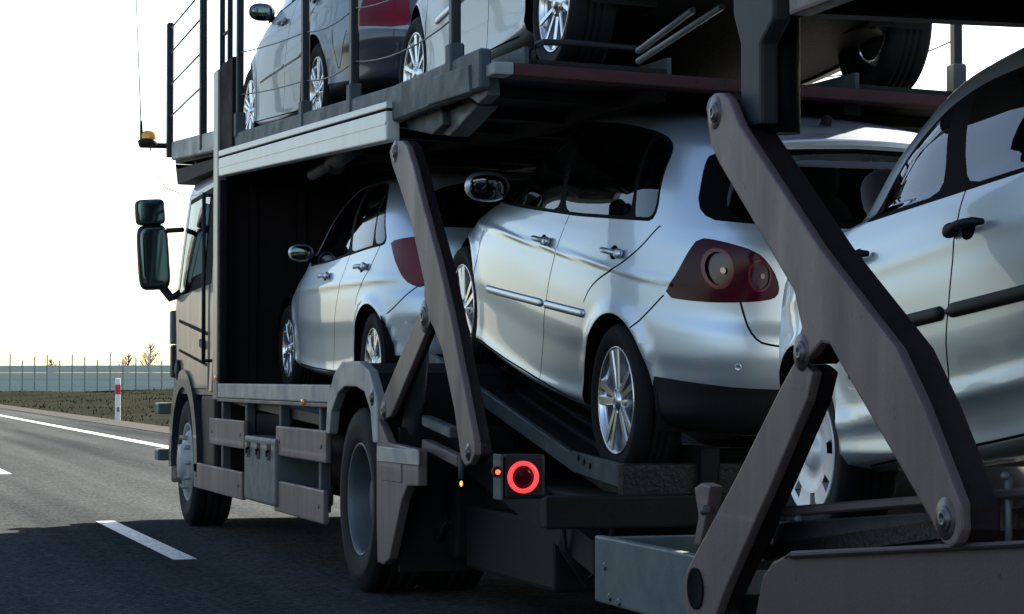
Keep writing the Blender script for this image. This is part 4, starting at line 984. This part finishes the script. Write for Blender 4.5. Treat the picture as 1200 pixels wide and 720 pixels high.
# deck rail, pale extrusion with a groove
def rail_pt(px, py): return onX(px, py, XS)
b = tb(); b.poly_prism([(XS-.012, p[1], p[2]) for p in (rail_pt(258, 186), rail_pt(455, 130), rail_pt(455, 165), rail_pt(258, 207))], (.07, 0, 0)); rl = b.build('deck_rail', 'rail_white', truck, .008)
b = tb(); b.poly_prism([(XS-.012, p[1], p[2]) for p in (rail_pt(258, 177), rail_pt(455, 119), rail_pt(455, 127), rail_pt(258, 184))], (.07, 0, 0)); b.build('rail_lip', 'rail_white', rl, .005)
b = tb(); b.poly_prism([(XS-.002, p[1], p[2]) for p in (rail_pt(258.3, 180), rail_pt(454.7, 122), rail_pt(454.7, 163), rail_pt(258.3, 205))], (.05, 0, 0)); b.build('rail_core', 'gap', rl)
b = tb(); b.poly_prism([(XS-.0155, p[1], p[2]) for p in (rail_pt(258.3, 195.5), rail_pt(454.7, 143), rail_pt(454.7, 146), rail_pt(258.3, 197.5))], (.01, 0, 0)); b.build('rail_rib', 'rail_white', rl)
# end brackets of the deck beam
flank([(500, 92), (549, 76), (550, 108), (500, 124)], .03, XS+.01).build('beam_end_plate', 'grey_steel', truck, .008)
flank([(556, 79), (569, 78), (571, 112), (560, 122), (546, 112)], .06, XS+.06).build('beam_end_block', 'grey_steel', truck, .01)
flank([(470, 128), (516, 116), (519, 146), (506, 158), (478, 152)], .10, XS+.10).build('deck_bracket', 'grey_steel', truck, .01)
flank([(519, 132), (552, 116), (560, 124), (538, 148), (526, 160), (519, 158)], .10, XS+.14).build('deck_bracket', 'box_grey', truck, .01)
# maroon cross beam at the tail of the upper deck
b = tb(); b.beam((XS+.14, 9.67, 2.40), (XR-.02, 9.67, 2.40-2.39*FALL), .14, .053); cb = b.build('cross_beam', 'maroon', truck, .008)
b = tb(); b.box(XS+.05, XS+.138, 9.60, 9.74, 2.375, 2.428); b.build('beam_end', 'light_steel', truck, .008)
p0 = [onY(624, 77, 9.62), onY(625, 62, 9.62), onY(629, 53, 9.62), onY(637, 49.5, 9.62), onY(680, 51, 9.62), onY(770, 59, 9.62)]
b = tb(); b.tube(p0, .014, 8); b.build('wheel_stop_hoop', 'pole_black', truck)
# railing poles and cables
POLES = [(281, 150), (358, 139), (415, 121), (533, 78)]
for i, (px, py) in enumerate(POLES):
    p = onX(px, py, XS+.045)
    for x in (XS+.045, XR-.045):
        b = tb(); b.box(x-.022, x+.022, p[1]-.03, p[1]+.03, p[2]-.08, 4.05); po = b.build('railing_pole', 'pole_black', truck, .008, 1)
        b = tb(); b.box(x-.034, x+.034, p[1]-.045, p[1]+.045, p[2]-.06, p[2]+.10); b.build('pole_socket', 'grey_steel', po, .008, 1)
    if i: 
        q = onX(*POLES[i-1], XS+.045)
        for x in (XS+.045, XR-.045):
            for dz in (.22, .50, .86):
                sag = .012+.022*((i*7+int(dz*10)) % 3); b = tb(); b.tube([(x, q[1]+(p[1]-q[1])*t, q[2]+dz+(p[2]-q[2])*t-sag*4*t*(1-t)) for t in np.linspace(0, 1, 9)], .0042, 5); b.build('railing_cable', 'cable', truck)
for (px, pb) in ((261, 78), (270, 66)):
    p = onX(px, pb, XS+.03); tb().box(XS+.01, XS+.045, p[1]-.016, p[1]+.016, p[2]-.1, 4.1).build('ladder_rail', 'pole_black', truck, .005, 1)
for z in (3.45, 3.75): tb().tube([onX(261, 20, XS+.03)*np.array((1, 1, 0))+np.array((0, 0, z)), onX(270, 20, XS+.03)*np.array((1, 1, 0))+np.array((0, 0, z))], .012, 6).build('ladder_rung', 'pole_black', truck)
# railing over the cab
for x in (XS+.02, XR-.02):
    for px, py in ((199, 168), (238, 128)):
        p = onX(px, py, XS+.02); tb().box(x-.025, x+.025, p[1]-.035, p[1]+.035, np.interp(p[1], [q[0] for q in DK], [q[1] for q in DK])-.02-(x-XS)*FALL, 4.0 if px > 220 else 3.88).build('railing_pole', 'pole_black', truck, .008, 1)
    a, c_ = onX(199, 168, XS+.02), onX(238, 128, XS+.02)
    for z in (3.17, 3.42, 3.67, 3.86): tb().tube([(x, a[1], z-.03), (x, c_[1], z+.03)], .007, 5).build('railing_cable', 'cable', truck)
# beacon, aerial
p = onX(188, 168, XS-.02)
b = tb(); b.tube([(p[0]-.16, p[1], p[2]-.02), (p[0]+.25, p[1], p[2]-.02)], .022, 8); b.lathe([(.0, -.03), (.07, -.03), (.08, .01), (.06, .03)], (p[0]-.10, p[1], p[2]), (0, 0, 1), 20); b.build('beacon_base', 'black_plastic', truck)
b = tb(); b.lathe([(.062, .028), (.064, .06), (.055, .085), (.03, .095), (0, .097)], (p[0]-.09, p[1], p[2]), (0, 0, 1), 20); b.build('beacon_lens', 'yellow_lens', truck)
b = tb(); b.tube([(p[0]-.15, p[1], p[2]-.01), (p[0]-.152, p[1], p[2]+.16), (p[0]-.155, p[1], p[2]+.18), (p[0]-.20, p[1], p[2]+1.25)], [.014, .012, .0055, .004], 6); b.build('aerial', 'black_plastic', truck)
b = tb(); b.tube([(p[0]-.08, p[1], p[2]-.04), (p[0]-.05, p[1], p[2]-.22), (p[0]+.04, p[1]-.05, p[2]-.36), (p[0]+.2, p[1]-.1, p[2]-.42)], .004, 5); b.build('beacon_wire', 'hose', truck)

b = tb(); b.poly_prism([(XS+.06, 16.45, 2.64), (XS+.06, 18.50, 2.72), (XS+.06, 18.62, 2.77), (XS+.06, 16.45, 2.64)][:3]+[(XS+.06, 18.50, 2.60), (XS+.06, 16.45, 2.57)], (XR-XS-.12, 0, -.05)); b.build('platform_frame', 'chassis', truck)
# ---- cab
def cab():
    # plan outline at each height: straight flank, rounded front corners
    lv = [(.98, 18.60, .0), (1.10, 18.66, .0), (1.35, 18.70, .0), (1.62, 18.70, .0), (1.72, 18.67, .004), (2.0, 18.57, .022), (2.30, 18.46, .045), (2.48, 18.38, .06), (2.56, 18.28, .085), (2.60, 18.10, .14), (2.615, 17.6, .40)]
    vs = []; n = 0
    for z, yf, ins in lv:
        rear = 16.56 if z < 2.55 else 16.56+(z-2.55)*3; x0 = XS+.03+ins; x1 = XR-.03-ins; r = .34; row = [(x0, rear, z)]
        for k in range(13):
            a = math.pi/2*k/12; row.append((x0+r-r*math.cos(a), yf-r+r*math.sin(a)*.8+r*.2*math.sin(a), z))
        m = [(XC*2-x, y, z) for x, y, z in row[::-1]]; row = row+m; n = len(row); vs += row
    fs = []
    for i in range(len(lv)-1):
        for k in range(n): a = i*n+k; c_ = i*n+(k+1) % n; fs.append((a, c_, c_+n, a+n))
    fs.append(tuple(range(n))[::-1]); fs.append(tuple(range((len(lv)-1)*n, len(lv)*n)))
    me = bpy.data.meshes.new('cab'); me.from_pydata([tuple(Vector(v)-TO) for v in vs], [], fs); o = link('cab', me, 'cab_paint', truck)
    bm = bmesh.new(); bm.from_mesh(me); bmesh.ops.recalc_face_normals(bm, faces=bm.faces); bm.to_mesh(me); bm.free()
    for p in me.polygons: p.use_smooth = True
    me.set_sharp_from_angle(angle=R(38))
    inset = lambda z: np.interp(z, [l[0] for l in lv], [l[2] for l in lv])
    def sidepanel(pts, name, m, th=.006, lift=.003, par=o, bev=.0):
        b = tb(); b.poly_prism([(XS+.03+inset(z)-lift, y, z) for y, z in pts], (th, 0, 0)); return b.build(name, m, par, bev, 1)
    door = sidepanel([(16.78, 1.02), (18.12, 1.02), (18.22, 1.28), (18.28, 1.62), (18.20, 1.72), (16.78, 1.76)], 'cab_door', 'cab_paint', .02, .012, bev=.006)
    sidepanel([(16.74, 1.765), (18.22, 1.725), (18.10, 2.06), (17.96, 2.44), (16.74, 2.47)], 'window_frame', 'black_trim', .008, .004)
    sidepanel([(17.02, 1.86), (17.55, 1.84), (17.75, 1.72), (18.13, 1.735), (18.02, 2.06), (17.90, 2.40), (17.02, 2.42)], 'side_window', 'cab_glass', .005, .010)
    sidepanel([(16.60, 1.0), (16.72, 1.0), (16.72, 2.48), (16.60, 2.48)], 'cab_corner_panel', 'cab_paint', .02, .014, bev=.006)
    for z0, z1 in ((1.40, 1.424), (1.18, 1.20)): sidepanel([(16.80, z0), (18.1, z0+.12), (18.1, z1+.12), (16.80, z1)], 'door_crease', 'black_trim', .006, .0145, door)
    sidepanel([(16.88, 1.30), (17.06, 1.32), (17.06, 1.38), (16.88, 1.36)], 'door_handle', 'black_plastic', .03, .03, door, .008)
    b = tb(); b.lathe([(.0, .0), (.075, 0), (.08, .02), (.05, .03), (0, .032)], (XS+.02, 18.10, 1.16), (-1, 0, 0), 20); b.build('fuel_cap', 'black_plastic', o)
    b = tb(); b.tube([(XS-.03, 16.66, 1.2), (XS-.03, 16.66, 2.4)], .014, 8); b.tube([(XS+.03, 16.66, 1.22), (XS-.03, 16.66, 1.22)], .012, 8); b.tube([(XS+.03, 16.66, 2.38), (XS-.03, 16.66, 2.38)], .012, 8); b.build('grab_handle', 'pole_black', o)
    # windscreen as a dark pane set on the front
    b = tb(); b.poly_prism([(XS+.42, 18.705, 1.74), (XR-.42, 18.705, 1.74), (XR-.46, 18.41, 2.45), (XS+.46, 18.41, 2.45)], (0, .012, 0)); b.build('windscreen', 'cab_glass', o)
    # corner deflector, bumper, step, mudguard
    tb().box(XS+.0, XS+.12, 18.38, 18.50, 1.36, 1.62).build('corner_deflector', 'box_grey', o, .015); tb().box(XS+.005, XS+.12, 18.38, 18.50, 1.10, 1.355).build('corner_lamp', 'black_plastic', o, .02)
    b = tb(); b.poly_prism([(XS+.04, 18.32, .30), (XS+.05, 18.72, .28), (XS+.25, 18.95, .28), (XR-.25, 18.95, .28), (XR-.05, 18.72, .28), (XR-.04, 18.32, .30)], (0, 0, .66)); b.build('front_bumper', 'black_plastic', o, .03)
    for zz in (.86, .50): tb().box(XS-.06, XS+.10, 18.66, 18.86, zz-.045, zz+.045).build('bumper_lamp', 'box_grey', o, .015)
    b = tb(); pr = None
    for k in range(19):
        a = math.pi*(k/18)*1.05-.08; rr = .56; v = [b.bm.verts.new((x, 17.82+q*math.cos(a), WR+q*math.sin(a))) for x, q in ((XS+.0, rr), (XS+.42, rr), (XS+.42, rr+.03), (XS+.0, rr+.13))]
        if pr:
            for j in range(4): f = b.bm.faces.new((pr[j], v[j], v[(j+1) % 4], pr[(j+1) % 4])); f.smooth = False
        pr = v
    b.build('front_mudguard', 'mudguard', o)
    b = tb(); b.box(XS+.04, XS+.5, 16.62, 17.2, .42, .98); b.build('step_box', 'black_plastic', o, .03)
    # mirrors
    ym = 18.28
    def mirror(px0, px1, py0, py1, label, tilt):
        a, c_ = onY(px0, py0, ym), onY(px1, py1, ym); cx, cz = (a[0]+c_[0])/2, (a[2]+c_[2])/2; hx, hz = (c_[0]-a[0])/2, (a[2]-c_[2])/2; rot = Matrix.Rotation(tilt, 3, 'Y')
        b = tb(); b.ellipsoid((cx, ym+.06, cz), (hx, .075, hz), rot, 5.5, 32, 16); m_ = b.build('cab_mirror', 'black_plastic', o)
        b = tb(); b.ellipsoid((cx, ym-.012, cz), (hx*.88, .008, hz*.90), rot, 6, 32, 12); b.build('mirror_glass', 'mirror_dark', m_)
        return Vector((cx, ym+.05, cz))
    m1 = mirror(163, 199, 263, 340, '', -.06); m2 = mirror(160, 194, 233, 264, '', -.06)
    e1, e2 = onX(222, 267, XS+.06), onX(206, 347, XS+.03)
    b = tb(); b.tube([m1+Vector((0, 0, .25)), Vector((m1.x+.10, ym+.03, e1[2])), Vector((XS+.05, ym-.12, e1[2]))], .02, 8); b.build('mirror_arm', 'black_plastic', o)
    b = tb(); b.tube([m1-Vector((-.05, 0, .20)), Vector((m1.x+.13, ym+.02, m1.z-.31)), Vector((XS+.04, ym-.04, m1.z-.28))], .035, 8); b.build('mirror_arm', 'black_plastic', o)
    b = tb(); b.tube([m1+Vector((0, 0, .2)), m2-Vector((0, 0, .05))], .03, 8); b.build('mirror_link', 'black_plastic', o)
cab()
# ---- hinged struts on the flank
def strut(px, name='strut', m='taupe', x=XS-.03, th=.105, off=TO, parent=truck, bev=.012):
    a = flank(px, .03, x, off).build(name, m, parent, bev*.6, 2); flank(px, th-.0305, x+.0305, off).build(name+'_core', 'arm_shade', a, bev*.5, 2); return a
A1 = [(456, 178), (459, 170), (465, 165), (471, 165), (477, 172), (484, 194), (496, 242), (512, 302), (527, 367), (545, 461), (556, 520), (556, 533), (551, 544), (545, 546), (540, 538), (532, 480), (518, 412), (508, 385), (499, 368), (497, 350), (497, 332), (482, 263), (467, 216), (459, 193)]
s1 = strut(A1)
bolt(s1, TO, onX(463, 178, XS-.03), (-1, 0, 0), .022); bolt(s1, TO, onX(549, 530, XS-.03), (-1, 0, 0), .016); bolt(s1, TO, onX(497, 371, XS-.03), (-1, 0, 0), .03)
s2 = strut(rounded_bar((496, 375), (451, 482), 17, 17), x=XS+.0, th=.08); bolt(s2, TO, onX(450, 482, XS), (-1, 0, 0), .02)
b = tb(); b.tube([onX(492, 400, XS+.13), onX(481, 522, XS+.13)], .05, 14); b.tube([onX(496, 375, XS+.13), onX(490, 420, XS+.13)], .03, 12); b.build('lift_cylinder', 'grey_steel', truck)
b = tb(); b.tube([onX(366, 205, XS+.35), onX(395, 188, XS+.35)], .035, 12); b.tube([onX(390, 191, XS+.35), onX(418, 170, XS+.35)], .055, 12); b.tube([onX(392, 182, XS+.35), onX(394, 200, XS+.35)], .05, 8); b.build('lift_cylinder', 'grey_steel', truck)
for a, c_, m in (((500, 493), (533, 508), 'grey_steel'), ((500, 521), (541, 541), 'taupe')):
    b = tb(); b.beam(onX(*a, XS+.12), onX(*c_, XS+.12), .05, .05); b.build('link_bar', m, truck, .006, 1)
def other_side(o, parent, off):
    c_ = o.copy(); COL.objects.link(c_); c_.location.x += XR-XS+.03; c_.parent = parent
    for k in o.children:
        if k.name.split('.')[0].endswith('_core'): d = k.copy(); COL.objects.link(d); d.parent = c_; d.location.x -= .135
    return c_
other_side(s1, truck, TO); other_side(s2, truck, TO)
# ---- sloping trays under the middle car
SL = math.tan(R(10.6)); tray = lambda y: .674+(y-9.675)*SL
for x0 in (3.27, 4.43):
    b = tb(); b.poly_prism([(x0, 9.33, tray(9.33)), (x0, 12.55, tray(12.55)), (x0, 12.55, tray(12.55)-.05), (x0, 9.33, tray(9.33)-.05)], (.62, 0, 0)); b.build('car_tray', 'tread_plate', truck)
    for e, nm in ((x0-.03, 'tray_flange'), (x0+.62, 'tray_flange')):
        b = tb(); b.poly_prism([(e, 9.98, tray(9.98)+.035), (e, 12.5, tray(12.5)+.035), (e, 12.5, tray(12.5)-.045), (e, 9.98, tray(9.98)-.045)], (.03, 0, 0)); b.build(nm, 'grey_steel', truck, .005, 1)
        b = tb(); b.poly_prism([(e-.012 if e < x0 else e+.012, 9.33, tray(9.33)+.135), (e-.012 if e < x0 else e+.012, 9.975, tray(9.975)+.05), (e-.012 if e < x0 else e+.012, 9.975, tray(9.975)-.04), (e-.012 if e < x0 else e+.012, 9.33, tray(9.33)+.035)], (.03, 0, 0)); ext = b.build('tray_extension', 'grey_steel', truck, .005, 1)
        for k in range(3):
            y = 9.70+.08*k; b = tb(); b.lathe([(.013, 0), (.013, .002), (0, .002)], (e-.0135 if e < x0 else e+.0435, y, tray(y)+.045), (-1 if e < x0 else 1, 0, 0), 12); b.build('pin_hole', 'gap', ext)
    b = tb(); b.box(x0-.05, x0+.67, 9.25, 9.325, tray(9.3)-.06, tray(9.3)+.145); b.build('tray_lip', 'tread_plate', truck, .006, 1)
    for k in range(5):
        xx = x0+.07+.12*k; b = tb(); b.beam((xx, 9.34, tray(9.34)+.008), (xx, 12.5, tray(12.5)+.008), .03, .016); b.build('tray_rib', 'tread_plate', truck)
# centre grating and frame below the trays
b = tb(); b.poly_prism([(3.72, 9.0, tray(9.0)-.08), (3.72, 12.5, tray(12.5)-.08), (3.72, 12.5, tray(12.5)-.14), (3.72, 9.0, tray(9.0)-.14)], (.90, 0, 0)); b.build('centre_grating', 'chassis', truck)
for x in (3.0, 5.1): tb().poly_prism([(x, 8.98, tray(8.98)-.09), (x, 12.5, tray(12.5)-.12), (x, 12.5, tray(12.5)-.26), (x, 8.98, tray(8.98)-.22)], (.08, 0, 0)).build('tray_girder', 'chassis', truck)
# ---- tail: beam, lamps
b = tb(); b.box(XS+.10, XR-.02, 9.02, 9.12, .50, .63); b.build('rear_beam', 'chassis', truck, .012)
b = tb(); b.box(XS-.083, XS+.085, 8.985, 9.06, .625, .80); lb = b.build('lamp_housing', 'black_plastic', truck, .015)
b = tb(); b.box(XS-.098, XS-.086, 8.99, 9.10, .62, .80); b.build('lamp_bracket', 'grey_steel', truck, .004, 1)
pc = onY(614, 559.5, 8.97)
b = tb(); b.lathe([(.046, 0), (.046, .012), (.051, .018), (.058, .018), (.063, .012), (.063, 0)], (pc[0], 8.985, pc[2]), (0, -1, 0), 40); b.build('ring_lamp', 'ring_glow', lb)
b = tb(); b.lathe([(.0, .006), (.03, .006), (.041, .003), (.041, 0)], (pc[0], 8.985, pc[2]), (0, -1, 0), 28); b.build('ring_lamp_centre', 'lamp_smoke', lb)
pd = onY(583.5, 553.5, 8.98)
b = tb(); b.ellipsoid(pd, (.010, .009, .010)); b.build('side_lamp', 'dot_glow', truck); b = tb(); b.lathe([(.0, -.01), (.022, -.01), (.022, .004)], (pd[0], pd[1]+.012, pd[2]), (0, -1, 0), 16); b.build('side_lamp_base', 'black_plastic', truck)
pa = onX(540.5, 567, XS+.02); b = tb(); b.ellipsoid(pa, (.007, .008, .013)); b.build('side_lamp', 'amber_glow', truck); b = tb(); b.tube([pa+np.array((0, 0, .02)), pa+np.array((0, 0, .12))], .012, 6); b.build('lamp_stem', 'grey_steel', truck)
# hoses, mudflap, gear under the tail
for pts, r_ in (([(462, 625), (470, 640), (490, 640), (515, 630), (527, 612), (522, 600)], .022), ([(465, 600), (462, 620), (476, 634), (500, 630), (520, 612)], .016)):
    b = tb(); b.tube([onX(x, y, XS+.25) for x, y in pts], r_, 8); b.build('air_hose', 'hose', truck)
b = tb(); b.box(XS+.06, XS+.66, 11.28, 11.31, .16, .86); b.build('mud_flap', 'rubber', truck); b = tb(); b.box(XR-.66, XR-.06, 11.28, 11.31, .16, .86); b.build('mud_flap', 'rubber', truck)
for x0, x1, y0, y1, z0, z1 in ((3.1, 3.5, 9.3, 10.9, .42, .62), (4.0, 4.6, 9.2, 10.6, .36, .58), (3.45, 4.55, 9.05, 9.3, .30, .58)): tb().box(x0, x1, y0, y1, z0, z1).build('tail_crossbox', 'chassis', truck, .02)

for i in range(9):
    x = 2.95+.26*i; y = 9.25+.12*((i*5) % 4); b = tb(); b.tube([(x, y, .60), (x+.03, y+.05, .40), (x+.10, y-.02, .27+.03*(i % 3)), (x+.22, y+.04, .36), (x+.24, y, .60)], .017, 7); b.build('air_hose', 'hose', truck)
tb().box(3.02, 5.16, 9.55, 10.95, .20, .50).build('ramp_locker', 'chassis', truck, .02)
tb().box(2.98, 5.2, 10.98, 11.2, .24, .62).build('tail_crossbox', 'chassis', truck, .02)
b = tb(); b.lathe([(.20, -.12), (.40, -.12), (.45, -.06), (.45, .06), (.40, .12), (.20, .12)], (4.6, 9.3, .62), (0, .3, 1), 36); b.build('spare_tyre', 'rubber', truck)
# ================================================================== THE TRAILER
trailer = root_empty('car_trailer', (XC, 5, 0), 'brown steel car trailer with crossed lifting arms coupled behind the truck, at the right', 'trailer')
RO = Vector((XC, 5, 0)); rb = lambda: MB(RO)
L1 = [(827, 126), (830, 116), (837, 109), (846, 109), (854, 117), (867, 148), (960, 291), (1050, 408), (1081, 475), (1125, 590), (1126, 622), (1121, 637), (1113, 642), (1105, 637), (1098, 626), (1090, 609), (1040, 522), (990, 436), (972, 404), (962, 402), (950, 416), (940, 427), (931, 424), (932, 404), (939, 384), (930, 341), (842, 191), (832, 168)]
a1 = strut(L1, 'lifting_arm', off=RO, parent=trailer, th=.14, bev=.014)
for p in ((838, 132), (939, 413), (1108, 608)): bolt(a1, RO, onX(*p, XS-.03), (-1, 0, 0), .022)
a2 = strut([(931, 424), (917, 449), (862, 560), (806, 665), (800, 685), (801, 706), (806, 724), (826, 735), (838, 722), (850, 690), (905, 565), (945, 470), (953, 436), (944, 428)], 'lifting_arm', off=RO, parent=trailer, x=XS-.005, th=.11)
other_side(a1, trailer, RO); other_side(a2, trailer, RO)
b = MB(RO); p = onX(815, 690, XS-.008); b.lathe([(.0, 0), (.058, 0), (.066, .004), (.066, -.004)], p, (-1, 0, 0), 28); b.build('arm_eye', 'gap', a2)
b = rb(); b.tube([onX(962, 448, XS+.14), onX(948, 480, XS+.14), onX(930, 520, XS+.14), onX(915, 530, XS+.14), onX(905, 560, XS+.14)], .025, 8); b.build('arm_hose', 'hose', trailer)
b = rb(); b.tube([onX(958, 440, XS+.16), onX(880, 640, XS+.16)], .055, 14); b.build('lift_cylinder', 'chassis', trailer)
# flank sill and rail
flank([(893, 676), (905, 658), (925, 648), (1230, 634), (1230, 800), (870, 800)], .06, XS+.02, RO).build('trailer_sill', 'taupe_dark', trailer, .010)
flank([(915, 655), (925, 646), (1230, 632), (1230, 639), (925, 654)], .05, XS-.005, RO).build('sill_flange', 'taupe_dark', trailer, .006, 1)
flank([(915, 594), (1240, 568), (1240, 580), (915, 606)], .05, XS+.10, RO).build('tray_rail', 'taupe_dark', trailer, .006, 1)
for px in (1182,): b = rb(); b.tube([onX(px, 560, XS+.12), onX(px, 660, XS+.12)], .010, 8); b.build('rail_pin', 'cable', trailer)
for px in (938, 1181): b = rb(); b.lathe([(.010, 0), (.010, .012), (.005, .018), (0, .018)], onX(px, 608 if px < 1000 else 558, XS+.10), (-1, 0, 0), 12); b.build('rail_stud', 'cable', trailer)
flank([(905, 612), (1100, 600), (1100, 646), (905, 650)], .02, XS+.22, RO).build('inner_plate', 'grey_steel', trailer, .006, 1)
tz = lambda y: .540+(7.27-y)*math.tan(R(7))
for x0 in (2.90, 4.52):
    b = rb(); b.poly_prism([(x0, 7.75, tz(7.75)), (x0, 2.4, tz(2.4)), (x0, 2.4, tz(2.4)-.05), (x0, 7.75, tz(7.75)-.05)], (.62, 0, 0)); b.build('car_tray', 'tread_plate', trailer)
b = rb(); b.poly_prism([(XS+.1, 7.0, .42), (XS+.1, 1.5, .66), (XS+.1, 1.5, .48), (XS+.1, 7.0, .26)], (XR-XS-.2, 0, 0)); b.build('trailer_bed', 'chassis', trailer)
# front box and drawbar
bx = rb(); bx.box(XS+.01, XS+.05, 7.14, 8.16, .30, .535); fb = bx.build('drawbar_side_plate', 'box_grey', trailer, .008)
rb().box(XS+.052, XR-.05, 8.10, 8.16, .30, .53).build('drawbar_front_plate', 'box_grey', trailer, .008)
rb().box(XS+.052, XS+.30, 7.2, 8.09, .31, .36).build('drawbar_floor', 'chassis', trailer)
for px, py in ((709, 664), (715, 700), (726, 706)): bolt(fb, RO, onX(px, py, XS+.01), (-1, 0, 0), .010, h=.006)
b = rb(); b.beam((XC, 8.1, .45), (XC, 11.0, .5), .22, .16); b.build('drawbar', 'chassis', trailer, .02)
flank([(813, 572), (822, 566), (832, 570), (826, 610), (820, 640), (812, 640), (818, 605)], .05, XS+.30, RO).build('latch_lever', 'taupe', trailer, .008)
b = rb(); b.tube([onX(824, 600, XS+.28), onX(828, 596, XS+.28)], .014, 10); b.build('latch_pin', 'cable', trailer)
# upper deck
rb().poly_prism([(XS+.07, 6.525, 2.30), (XS+.07, 8.7, 2.72), (XS+.07, 8.7, 2.66), (XS+.07, 6.525, 2.24)], (XR-XS-.14, 0, 0)).build('sun_block_overhang', 'chassis', trailer)  # unseen flap added out of view to keep sun off the lifting arm
b = rb(); b.box(XS+.07, XR-.07, .5, 6.52, 2.235, 2.30); b.build('upper_deck_floor', 'chassis', trailer)
for x, nm in ((XS, 1), (XR-.07, 0)): rb().box(x, x+.07, .5, 6.36, 2.145, 2.42).build('deck_side_beam', 'taupe', trailer, .012)
for y in (6.38, 5.2, 4.0): rb().box(XS+.075, XR-.075, y, y+.10, 2.16, 2.234).build('deck_cross_member', 'chassis', trailer, .008, 1)
for x in (XS+.02, XR-.18):
    b = rb(); b.poly_prism([(x, 6.52, 2.44), (x, 6.84, 2.44), (x, 6.84, 2.22), (x, 6.78, 2.12), (x, 6.78, 1.86), (x, 6.62, 1.86), (x, 6.62, 2.10), (x, 6.52, 2.16)], (.06, 0, 0)); b.build('deck_post', 'post_dark', trailer, .012)
    b = rb(); b.tube([(x+.11, 6.70, 2.2), (x+.11, 6.70, 1.84)], .05, 14); b.build('post_cylinder', 'chassis', trailer)
for a, c_ in (((748, 60), (812, 12)), ((748, 72), (846, 8))):
    b = rb(); b.tube([onX(*a, XS+.3), onX(*c_, XS+.3)], .012, 8); b.build('ramp_rail', 'cable', trailer)
for yy in (3.2, 1.9):
    truck_wheel(trailer, XS+.19, yy, .36, .36, .29, 'trailer', RO); truck_wheel(trailer, XR-.19, yy, .36, .36, .29, 'trailer', RO)
